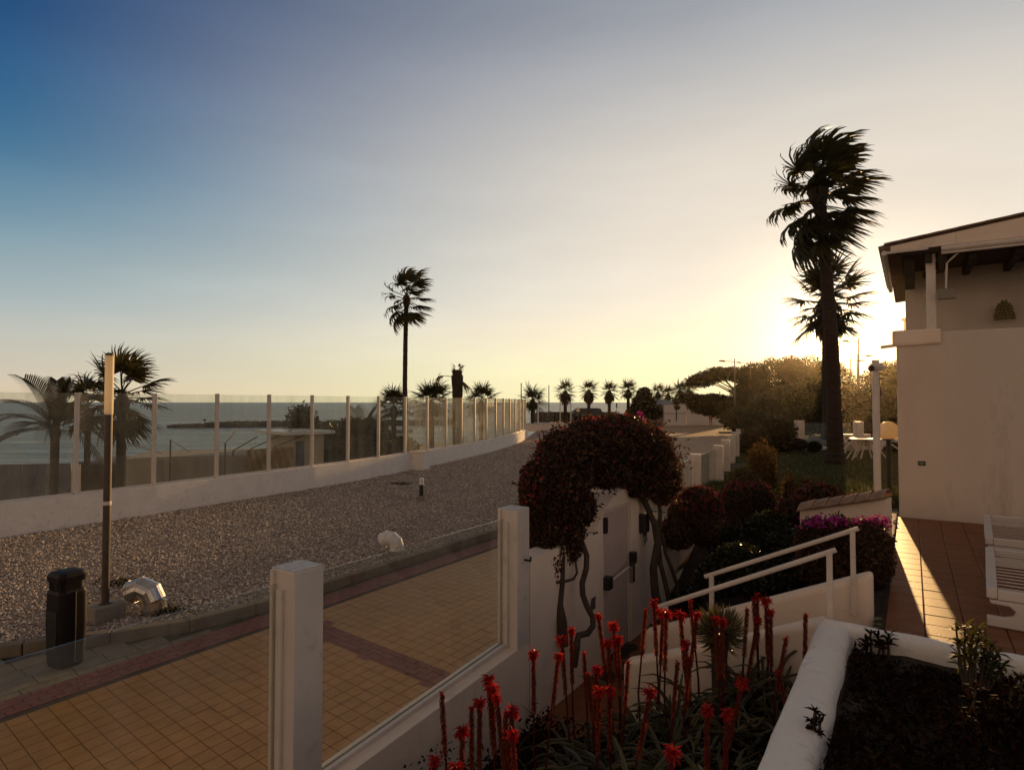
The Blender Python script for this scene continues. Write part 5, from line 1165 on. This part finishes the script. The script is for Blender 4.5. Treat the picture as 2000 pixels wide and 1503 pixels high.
    # kerbed bed with boulders at the lot's right edge
    t = empty('lot_planting', at(1425, 830, 58), 'dark bush in a pale kerbed bed at the right of the lot', 'shrub'); bb = [bl(1428, 812, 60, 16, 16, 12), bl(1440, 818, 60, 14, 16, 9), bl(1412, 822, 60, 8, 10, 5)]
    leaf_cloud('foliage', blob_pts(bb, 2500, .3), .2, shrub_leaf, t); core('twig_core', bb, twig, t)
    m = MB(); m.slab(at(1405, 834, 58), at(1470, 834, 58), (.2, .2), -.02, .14); m.build('kerb_edge', concrete, t)
    # hotel block far behind the house
    t = empty('far_building', at(1775, 780, 190), 'cream tower block far behind the house corner', 'building'); cr = mat('tower_cream', (.55, .42, .28), .85, (.60, .46, .31), .3); Y = 190
    a, b_ = at(1814, 640, Y), at(1850, 640, Y); m = MB(); m.box(a.x, b_.x, Y, Y + 12, -.05, at(1780, 617, Y).z); m.build('wall', cr, t); m = MB(); m.box(a.x - .8, b_.x, Y - .8, Y + 12, at(1780, 617, Y).z, at(1780, 612, Y).z); m.build('roof', cr, t)
    for py in (626, 640, 654): e = at(1772, py, Y + 9); m = MB(); m.box(a.x - .06, a.x + .1, Y + 8, Y + 9.4, e.z - .6, e.z + .6); m.build('window', black_m, t)
build_far()

# person standing at the lot, in rust-red clothes
def build_person():
    p = gp(1388, 831, 0); t = empty('person', p, 'person in rust-red clothes standing at the sunny end of the lot', 'person')
    J = {'pel': (0, 0, .86), 'ch': (0, 0, 1.18), 'nk': (0, 0, 1.36), 'hd': (.01, -.02, 1.46), 'ht': (.01, -.02, 1.60), 'sl': (-.17, 0, 1.31), 'el': (-.23, .02, 1.06), 'wl': (-.2, -.08, .84), 'hl': (-.2, -.1, .76), 'sr': (.17, 0, 1.31), 'er': (.24, .02, 1.07), 'wr': (.22, -.08, .86), 'hr': (.22, -.1, .78), 'pl': (-.1, 0, .82), 'kl': (-.11, -.02, .45), 'al': (-.12, 0, .07), 'fl': (-.13, -.14, .03), 'pr': (.1, 0, .82), 'kr': (.12, -.03, .45), 'ar': (.13, .02, .07), 'fr': (.14, -.12, .03)}
    Rr = {'pel': .15, 'ch': .16, 'nk': .06, 'hd': .09, 'ht': .08, 'sl': .075, 'el': .05, 'wl': .035, 'hl': .035, 'sr': .075, 'er': .05, 'wr': .035, 'hr': .035, 'pl': .095, 'kl': .06, 'al': .045, 'fl': .04, 'pr': .095, 'kr': .06, 'ar': .045, 'fr': .04}
    ed = [('pel', 'ch'), ('ch', 'nk'), ('nk', 'hd'), ('hd', 'ht'), ('ch', 'sl'), ('sl', 'el'), ('el', 'wl'), ('wl', 'hl'), ('ch', 'sr'), ('sr', 'er'), ('er', 'wr'), ('wr', 'hr'), ('pel', 'pl'), ('pl', 'kl'), ('kl', 'al'), ('al', 'fl'), ('pel', 'pr'), ('pr', 'kr'), ('kr', 'ar'), ('ar', 'fr')]
    names = list(J); me = bpy.data.meshes.new('body'); me.from_pydata([J[k] for k in names], [(names.index(a), names.index(b_)) for a, b_ in ed], [])
    o = bpy.data.objects.new('body', me); COL.objects.link(o); o.parent = t
    md = o.modifiers.new('skin', 'SKIN')
    if not me.skin_vertices: me.attributes.new
    bpy.context.view_layer.objects.active = o
    for i, k in enumerate(names):
        sv = me.skin_vertices[0].data[i]; sv.radius = (Rr[k], Rr[k]); sv.use_root = (k == 'pel')
    o.modifiers.new('smooth', 'SUBSURF').levels = 1
    me.materials.append(mat('rust_red_clothes', (.24, .07, .045), .9, (.30, .10, .06), 6))
    h = MB(); h.lathe([(.02, -.02), (.085, .0), (.1, .06), (.085, .13), (.03, .17)], p + Vector((.01, -.01, 1.50)), 10); h.build('hair', twig, t)
build_person()

# ================================================================== LAWN AND TERRACE THINGS
def build_lawn_things():
    resin = MATS['white_resin']
    # grass
    g = np.random.default_rng(5); n = 26000; a = 11.3 + 16 * g.random(n) ** 1.3; b_ = -1.2 - (a - 14) * .16 + (4.6 + (a - 11) * .12) * g.random(n); b_ = np.where(a < 18, np.clip(b_, -.9, 3.1), b_)
    P = np.stack([W0.x + U.x * a + V.x * b_, W0.y + U.y * a + V.y * b_, np.full(n, .9)], 1); t = g.normal(size=(n, 3)) * (.5, .5, .2) + (0, 0, 1); t = unit(t); s = unit(np.cross(t, g.normal(size=(n, 3)))); h = (.05 + .05 * g.random(n))[:, None]
    v = np.stack([P - s * .008, P + s * .008, P + t * h + s * .001, P + t * h - s * .001], 1); o = np_mesh('grass', v, 4, grassgreen, None, g.random(n)); tag(o, 'short green lawn grass around the tall palm', 'grass', kind='stuff')
    # white columns and low wall closing the lawn
    t = empty('lawn_end_wall', at(1600, 868, 25), 'low white wall with two square columns and glass at the end of the lawn', 'wall')
    for px, y0, y1 in ((1565, 821, 872), (1681, 823, 872)):
        c = at(px, y1, 25.5); m = MB(); m.box(c.x - .15, c.x + .15, c.y, c.y + .3, .85, at(px, y0, 25.5).z); m.build('column', paint, t, bevel=.01)
    a_, c = at(1645, 870, 25.6), at(1705, 870, 25.6); m = MB(); m.box(a_.x, c.x, 25.75, 26.0, .85, at(1660, 848, 25.6).z); m.build('wall_base', paint, t)
    a_ = at(1530, 880, 25.6); m = MB(); m.box(a_.x, at(1645, 870, 25.6).x - .01, 25.75, 26.0, .85, 1.02); m.build('wall_base', paint, t)
    m = MB(); m.box(at(1567, 800, 25.6).x + .2, at(1679, 800, 25.6).x - .2, 25.86, 25.872, 1.05, at(1600, 826, 25.6).z); m.build('glass_pane', glass_near, t)
    # bushes at its foot
    for k, (px, py, r, lab) in enumerate(((1560, 868, 16, 'small bush at the foot of the first lawn column'), (1590, 872, 14, 'small bush left of the palm trunk on the lawn'), (1658, 862, 12, 'small bush before the low lawn wall'), (1690, 862, 10, 'small bush below the second lawn column'), (1745, 875, 16, 'dark bush beside the house behind the globe lamp'))):
        shrub('small_bush', lab, 'shrub', [bl(px, py, 24.5, r, r, r * .7)], 700, .1, shrub_leaf, 'small bushes along the lawn end')
    # round table with tilted chairs
    p = gp(1692, 896, .9); t = empty('garden_table', p, 'round white resin table on the lawn beside the palm', 'table')
    m = MB(); m.lathe([(.52, 0), (.54, .02), (.54, .035), (.5, .045)], p + Vector((0, 0, .68)), 24); m.build('table_top', resin, t)
    for k in range(4):
        a = .6 + k * 1.5708; m = MB(); m.tube([p + Vector((math.cos(a) * .12, math.sin(a) * .12, .68)), p + Vector((math.cos(a) * .2, math.sin(a) * .2, .35)), p + Vector((math.cos(a) * .4, math.sin(a) * .4, 0))], .025, 6); m.build('leg', resin, t)
    ch = empty('garden_chair', (0, 0, 0), 'white resin chair tipped against the table on the palm side', 'chair', 'white garden chairs round the lawn table')
    m = MB(); m.box(-.22, .22, -.22, .22, .42, .445); m.build('seat', resin, ch, bevel=.01)
    for x in (-.2, .2):
        for y, e in ((-.2, -.06), (.2, .08)): m = MB(); m.tube([(x, y, .42), (x * 1.2, y + e, 0)], .022, 6); m.build('leg', resin, ch)
        m = MB(); m.tube([(x, .22, .42), (x * 1.1, .26, .62), (x * 1.15, -.18, .64), (x * 1.1, -.2, .42)], .02, 6); m.build('armrest', resin, ch)
    for k in range(5): m = MB(); m.box(-.19 + k * .082, -.14 + k * .082, .20, .225, .45, .86); q = m.build('back_slat', resin, ch)
    m = MB(); m.box(-.23, .23, .195, .23, .86, .91); m.build('back_rail', resin, ch, bevel=.01)
    spots = [((-.95, -.15, .16), (rad(-48), 0, rad(-70))), ((-.85, .35, .15), (rad(-45), 0, rad(-95)), 'white resin chair tipped on the far side of the palm trunk'), ((.85, .1, .18), (rad(-50), 0, rad(95)), 'white resin chair tipped against the table beside the camera pole')]
    for k, sp_ in enumerate(spots):
        o = ch if k == 0 else copy_obj(ch); o.location = p + Vector(sp_[0]); o.rotation_euler = sp_[1]
        if k: o['label'] = sp_[2]
    # globe lamp
    c = at(1735, 841, 14.0); t = empty('globe_lamp', (c.x, c.y, .9), 'large pale globe lamp on a short dark post beside the house', 'lamp'); m = MB(); r = .225
    m.lathe([(r * .45, -r * .82), (r * .8, -r * .6), (r * .98, -r * .2), (r, .02), (r * .92, r * .36), (r * .7, r * .68), (r * .35, r * .9), (.01, r * .96)], c, 24); m.build('globe', leafmat('opal_globe', [(0, (.92, .78, .56)), (1, (.95, .81, .6))], .55, .35), t, smooth_=True)
    m = MB(); m.lathe([(.05, .9 - c.z), (.05, -r * .95), (.12, -r * .9), (.13, -r * .8)], c, 12); m.build('post', black_m, t)
    # camera pole
    c = at(1714, 965, 10.2); t = empty('camera_pole', (c.x, c.y, .9), 'slim white pole with a dark-lensed security camera at its top', 'pole'); zt = at(1705, 706, 10.2).z
    m = MB(); m.tube([(c.x, c.y, .8), (c.x, c.y, zt)], .055, 12); m.build('pole', paint, t)
    m = MB(); m.lathe([(.058, 0), (.058, .02), (.03, .03)], (c.x, c.y, zt), 12); m.build('pole_cap', paint, t)
    m = MB(); m.tube([(c.x + .10, c.y - .02, zt - .10), (c.x - .12, c.y - .10, zt - .10)], [.045, .062], 10); cb = m.build('camera_body', paint, t)
    m = MB(); m.tube([(c.x - .115, c.y - .098, zt - .115), (c.x - .15, c.y - .112, zt - .125)], .05, 10); m.build('lens', black_m, cb)
build_lawn_things()

# ================================================================== ALOES
def build_aloes():
    rg = random.Random(12); g = np.random.default_rng(9)
    tops = [(863, 1354, 3.9), (937, 1368, 3.9), (954, 1321, 4.1), (961, 1338, 4.05), (970, 1357, 3.95), (921, 1380, 3.9), (903, 1422, 3.7), (1000, 1385, 3.9), (988, 1390, 3.85), (1001, 1429, 3.55), (849, 1479, 3.45), (890, 1495, 3.35), (1042, 1274, 4.6), (1091, 1277, 4.5), (1097, 1244, 4.9), (1116, 1227, 5.0), (1141, 1274, 4.9), (1148, 1314, 4.6), (1169, 1199, 5.0), (1166, 1303, 4.7), (1188, 1251, 4.8), (1198, 1218, 4.9), (1207, 1244, 4.85), (1170, 1345, 4.2), (1191, 1343, 4.3), (1261, 1190, 5.0), (1277, 1173, 5.05), (1301, 1195, 4.9), (1295, 1192, 5.1), (1329, 1197, 4.95), (1348, 1171, 5.0), (1361, 1197, 4.9), (1339, 1253, 4.8), (1323, 1291, 4.4), (1348, 1281, 4.5), (1397, 1206, 4.75), (1411, 1209, 4.7), (1459, 1187, 5.0), (1472, 1169, 5.0), (1479, 1159, 5.1), (1480, 1206, 4.9), (1496, 1169, 5.0), (1505, 1192, 4.95), (1573, 1199, 4.7), (1535, 1244, 4.5), (1520, 1310, 4.2), (1450, 1328, 4.0), (1270, 1347, 3.9), (1382, 1380, 3.5), (1420, 1387, 3.5), (1314, 1465, 3.2), (1227, 1291, 4.5)]
    bud = {863, 921, 988, 1141, 1148, 1261, 1459, 1472, 1479, 1573, 1535, 1323, 1348, 1227, 1520}
    def spike(B, p, d, ln, w, r, bend):
        q = p + d * ln * .55; e = q + (d + bend).normalized() * ln * .45; nr = Vector((rg.uniform(-1, 1), rg.uniform(-1, 1), rg.uniform(-1, 1)))
        B.strip([p, q, e], [w, w * 1.1, w * .35], nr, r); B.strip([p, q, e], [w, w * 1.1, w * .35], d.cross(nr), r)
    k = 0
    order = sorted(x[0] for x in tops)
    ones = 'zeroth first second third fourth fifth sixth seventh eighth ninth tenth eleventh twelfth thirteenth fourteenth fifteenth sixteenth seventeenth eighteenth nineteenth'.split()
    def ordinal(n): return ones[n] if n < 20 else ({2: 'twentieth', 3: 'thirtieth', 4: 'fortieth', 5: 'fiftieth'}[n // 10] if n % 10 == 0 else {2: 'twenty', 3: 'thirty', 4: 'forty', 5: 'fifty'}[n // 10] + '-' + ones[n % 10])
    pos = {0: 'at the left end of the bed', 1: 'in the middle of the bed', 2: 'at the right end by the parapet'}
    for px, py, Y in tops:
        top = at(px, py, Y); a, b_ = toab(top); bb = min(max(b_, .15), 2.55); base = ab(a + rg.uniform(-.05, .05), bb + rg.uniform(-.04, .04), 0); base.z = bed_z(a, bb) - .02; base.x += rg.uniform(-.14, .14); base.y += rg.uniform(-.08, .08)
        size = 'slim' if px in bud else 'full'
        t = empty('aloe_plant', base, None, 'aloe', 'red-flowered aloes in the bed')
        third = 0 if px < 1030 else (1 if px < 1430 else 2)
        rank = order.index(px) + 1 + (1 if (px, py) == (1348, 1281) else 0)
        t['label'] = ('aloe with slim closed red spike' if px in bud else 'aloe with open red flower tuft') + ', ' + ordinal(rank) + ' from the left end of the bed'
        # rosette of arching toothed leaves
        B = Blades(); nl = rg.randint(15, 22); H = rg.uniform(.40, .66)
        for i in range(nl):
            az = i * 2.4 + rg.uniform(-.3, .3); el = rg.uniform(.35, 1.25); d = Vector((math.cos(az) * math.cos(el), math.sin(az) * math.cos(el), math.sin(el))); p = base + Vector((0, 0, .05 + .2 * rg.random())); pts = [p.copy()]; L_ = H * rg.uniform(.8, 1.35); w = .042
            for j in range(5):
                d = (d + Vector((0, 0, -.20 - .07 * j))).normalized(); p = p + d * L_ / 5; pts.append(p.copy())
            wid = [w, w * .95, w * .8, w * .6, w * .36, .002]; sd = d.cross(Vector((0, 0, 1))).normalized(); r = rg.random()
            B.strip(pts, wid, Vector((0, 0, 1)) + sd * .6, r); B.strip(pts, wid, Vector((0, 0, 1)) - sd * .6, r * .8)
        B.build('leaf_rosette', aloe_leaf, t)
        # flower stem, bowed slightly
        mid = base.lerp(top, .5) + Vector((rg.uniform(-.05, .05), rg.uniform(-.03, .03), 0)); m = MB()
        L_ = (top - base).length; col = min(.42, L_ * .48) if px not in bud else min(.36, L_ * .42); pts = [base, mid.lerp(base, .35), mid, mid.lerp(top, .6), top]; m.tube(pts, [.010, .009, .008, .007, .005], 6); st_ = m.build('flower_stem', MATS['aloe_raceme'], t)
        dn = (mid - top).normalized()
        B = Blades(); nf = 120 if px not in bud else 90
        for i in range(nf):          # hanging spent and open florets down the column
            f = i / nf; p = top + dn * col * f; a_ = i * 2.4; o = Vector((math.cos(a_), math.sin(a_), 0)); w = .0075
            spike(B, p, (o * .55 + Vector((0, 0, -.95))).normalized(), (.036 + .014 * rg.random()), w, min(1, .1 + .9 * f * (.35 + .65 * rg.random())), Vector((0, 0, -.5)))
            if rg.random() < .35: spike(B, p, (o + Vector((0, 0, -.1))).normalized(), .020, .004, 1, Vector((0, 0, -.3)))
        B.build('raceme', aloe_stem, st_)
        B = Blades(); nt_ = 64 if px not in bud else 16; R_ = (.050 * rg.uniform(.75, 1.2) if px not in bud else .026)
        for i in range(nt_):
            a_ = i * 2.4 + rg.uniform(-.3, .3); el = rg.uniform(-.75, .95) if px not in bud else rg.uniform(.2, 1.2); o = Vector((math.cos(a_) * math.cos(el), math.sin(a_) * math.cos(el), math.sin(el))); p = top + Vector((0, 0, -.035 * rg.random())); spike(B, p, o, R_ * rg.uniform(.75, 1.2), .0075, rg.random(), Vector((0, 0, -.6)))
        B.build('flower_head', aloe_red, st_)
        k += 1
    # leafy undergrowth between the aloes
    n = 15000; a = -1.9 + 4.6 * g.random(n); b_ = .06 + 2.5 * g.random(n); z = np.array([bed_z(x, y) for x, y in zip(a, b_)]) + .02 + .28 * g.random(n) ** 2
    P = np.stack([W0.x + U.x * a + V.x * b_, W0.y + U.y * a + V.y * b_, z], 1)
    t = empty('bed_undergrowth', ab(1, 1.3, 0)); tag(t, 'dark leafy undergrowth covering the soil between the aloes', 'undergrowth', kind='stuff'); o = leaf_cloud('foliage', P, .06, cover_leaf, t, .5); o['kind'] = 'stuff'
    B = Blades()
    for i in range(1100):
        a_, c = rg.uniform(-1.8, 2.6), rg.uniform(.1, 2.5); p = ab(a_, c, bed_z(a_, c)); az = rg.uniform(0, 6.28); el = rg.uniform(.5, 1.4); d = Vector((math.cos(az) * math.cos(el), math.sin(az) * math.cos(el), math.sin(el))); L_ = rg.uniform(.25, .55); pts = [p.copy()]
        for j in range(4): d = (d + Vector((0, 0, -.32))).normalized(); p = p + d * L_ / 4; pts.append(p.copy())
        B.strip(pts, [.014, .018, .014, .009, .001], d.cross(Vector((0, 0, 1))), rg.random())
    o = B.build('arching_leaves', aloe_leaf, t); o['kind'] = 'stuff'
    # purple trailing flowers at the foot of the wall
    t = empty('purple_trailer', ab(.6, .2, -.4), 'trailing plant with a few small purple flowers against the low wall', 'plant'); P = np.array([tuple(ab(rg.uniform(-.6, 1.3), rg.uniform(.04, .3), rg.uniform(-.35, .18))) for i in range(900)]); leaf_cloud('foliage', P, .035, shrub_leaf, t, .6); leaf_cloud('blossoms', P[:60] + (0, 0, .02), .03, boug_mag, t, .9)
    # spiky cushion on a stub trunk in front of the parapet
    c = at(1405, 1232, 4.95); f = at(1405, 1330, 4.95); t = empty('spiky_cushion_plant', f, 'round spiky succulent on a thick stub trunk before the white parapet', 'succulent')
    m = MB(); m.tube([Vector((f.x, f.y, bed_z(2.3, 1.5) - .05)), f.lerp(c, .5), c], [.055, .062, .08], 9); m.build('trunk', bark, t)
    B = Blades()
    for i in range(520):
        d = Vector((rg.gauss(0, 1), rg.gauss(0, 1), rg.gauss(.25, 1))).normalized(); p = c + d * .07; L_ = rg.uniform(.10, .17); B.strip([p, p + d * L_ * .6, p + (d + Vector((0, 0, .25))).normalized() * L_], [.014, .012, .002], Vector((rg.uniform(-1, 1), rg.uniform(-1, 1), rg.uniform(-1, 1))), rg.random())
    B.build('leaf_spikes', aloe_leaf, t)
build_aloes()

# ================================================================== NEAR PLANTER
def build_planter_plants():
    g = np.random.default_rng(21); rg = random.Random(22)
    n = 26000; a = -1.6 + 4.15 * g.random(n); b_ = 2.92 + 2.7 * g.random(n)
    hump = .05 + .07 * np.sin(a * 3.1 + b_ * 2) * np.sin(b_ * 4.3 + a) + .10 * np.clip(b_ - 3.8, 0, 1)
    z = .99 + np.maximum(hump, .02) * g.random(n) ** .7 * 1.5
    P = np.stack([W0.x + U.x * a + V.x * b_, W0.y + U.y * a + V.y * b_, z], 1)
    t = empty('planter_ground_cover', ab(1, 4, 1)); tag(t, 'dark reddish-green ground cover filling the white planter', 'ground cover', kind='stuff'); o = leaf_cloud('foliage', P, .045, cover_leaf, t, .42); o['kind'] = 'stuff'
    B = Blades()
    for i in range(900):
        x, y = rg.uniform(-1.2, 2.45), rg.uniform(3.0, 5.2); p = ab(x, y, 1.0); az = rg.uniform(0, 6.28); L_ = rg.uniform(.05, .16); d = Vector((math.cos(az), math.sin(az), rg.uniform(.3, 1.4))).normalized(); B.strip([p, p + d * L_ * .6, p + d * L_ + Vector((0, 0, -.02))], [.008, .008, .001], Vector((rg.uniform(-1, 1), 1, rg.uniform(-1, 1))), rg.random())
    o = B.build('grass_blades', cover_leaf, t); o['kind'] = 'stuff'
    def rosettes(name, label, spots, m_, leafL, nl, group=None):
        base = spots[0][0]; t = empty(name, base, label, 'shrub', group); B = Blades(); st_ = MB()
        for p, q in spots:
            st_.tube([p, p.lerp(q, .5) + Vector((rg.uniform(-.02, .02), 0, .01)), q], [.011, .009, .006], 5)
            for lv in range(3):
                c = q.lerp(p, .22 * lv)
                for i in range(nl):
                    az = i * 2.4 + lv; el = rg.uniform(-.1, 1.1); d = Vector((math.cos(az) * math.cos(el), math.sin(az) * math.cos(el), math.sin(el))); L_ = leafL * rg.uniform(.7, 1.2); B.strip([c, c + d * L_ * .5, c + (d + Vector((0, 0, -.25))).normalized() * L_], [.008, .021, .002], d.cross(Vector((rg.uniform(-.4, .4), rg.uniform(-.4, .4), 1))).cross(d), rg.random())
        st_.build('stems', bark, t); B.build('foliage', m_, t)
    sp_ = []
    for px, py, px0 in ((1868, 1232, 1885), (1885, 1225, 1888), (1900, 1240, 1890), (1912, 1228, 1905), (1925, 1250, 1912), (1935, 1262, 1920), (1948, 1275, 1925), (1872, 1262, 1885), (1895, 1262, 1895), (1920, 1285, 1915), (1960, 1300, 1930), (1940, 1300, 1925)):
        q = at(px, py, 4.15); p = at(px0, 1320, 4.1); p.z = 1.0; sp_.append((p, q))
    rosettes('sunlit_bush', 'small bright-leaved bush in the sun at the planter edge', sp_, bush_green, .085, 9)
    sp_ = []
    for px, py in ((1905, 1345), (1935, 1380), (1960, 1365), (1985, 1390), (1920, 1430), (1955, 1450), (1990, 1440), (1975, 1340), (1995, 1330), (1890, 1400)):
        q = at(px, py, 3.45); p = Vector((q.x + rg.uniform(-.03, .03), q.y + .05, 1.0)); q.z = max(q.z, 1.12); sp_.append((p, q))
    rosettes('dark_leafy_plant', 'dark leafy plant at the right edge of the planter', sp_, MATS['ground_cover_leaf'], .09, 9)
    sp_ = []
    for px, py in ((1700, 1238), (1715, 1245), (1735, 1240), (1690, 1250), (1725, 1255)):
        q = at(px, py, 4.65); p = Vector((q.x, q.y, 1.0)); sp_.append((p, q))
    rosettes('corner_sprigs', 'dark sprigs in the far corner of the planter', sp_, cover_leaf, .07, 8)
    sp_ = []
    for px, py in ((1592, 1388), (1600, 1396), (1585, 1408), (1650, 1275)):
        q = at(px, py, 3.35); p = ab(*toab(q), 1.0); sp_.append((p, q))
    rosettes('edge_sprigs', 'small leafy sprigs leaning over the near planter wall', sp_[:3], cover_leaf, .05, 7)
build_planter_plants()

# ================================================================== HAZE ADDED FOR THE SUN GLARE
hz = bpy.data.materials.new('glare_haze'); hz.use_nodes = True
for n_ in list(hz.node_tree.nodes):
    if n_.type == 'BSDF_PRINCIPLED': hz.node_tree.nodes.remove(n_)
pv = hz.node_tree.nodes.new('ShaderNodeVolumePrincipled'); pv.inputs['Color'].default_value = (1, .86, .62, 1); pv.inputs['Density'].default_value = .00009; pv.inputs['Anisotropy'].default_value = .92
hz.node_tree.links.new(pv.outputs[0], hz.node_tree.nodes['Material Output'].inputs['Volume'])
b = MB(); b.box(-260, 260, -40, 330, SEA_Z - 1, 32); o = b.build('haze', hz); tag(o, 'thin warm haze added over the whole scene for the sun glare', 'haze', kind='stuff')
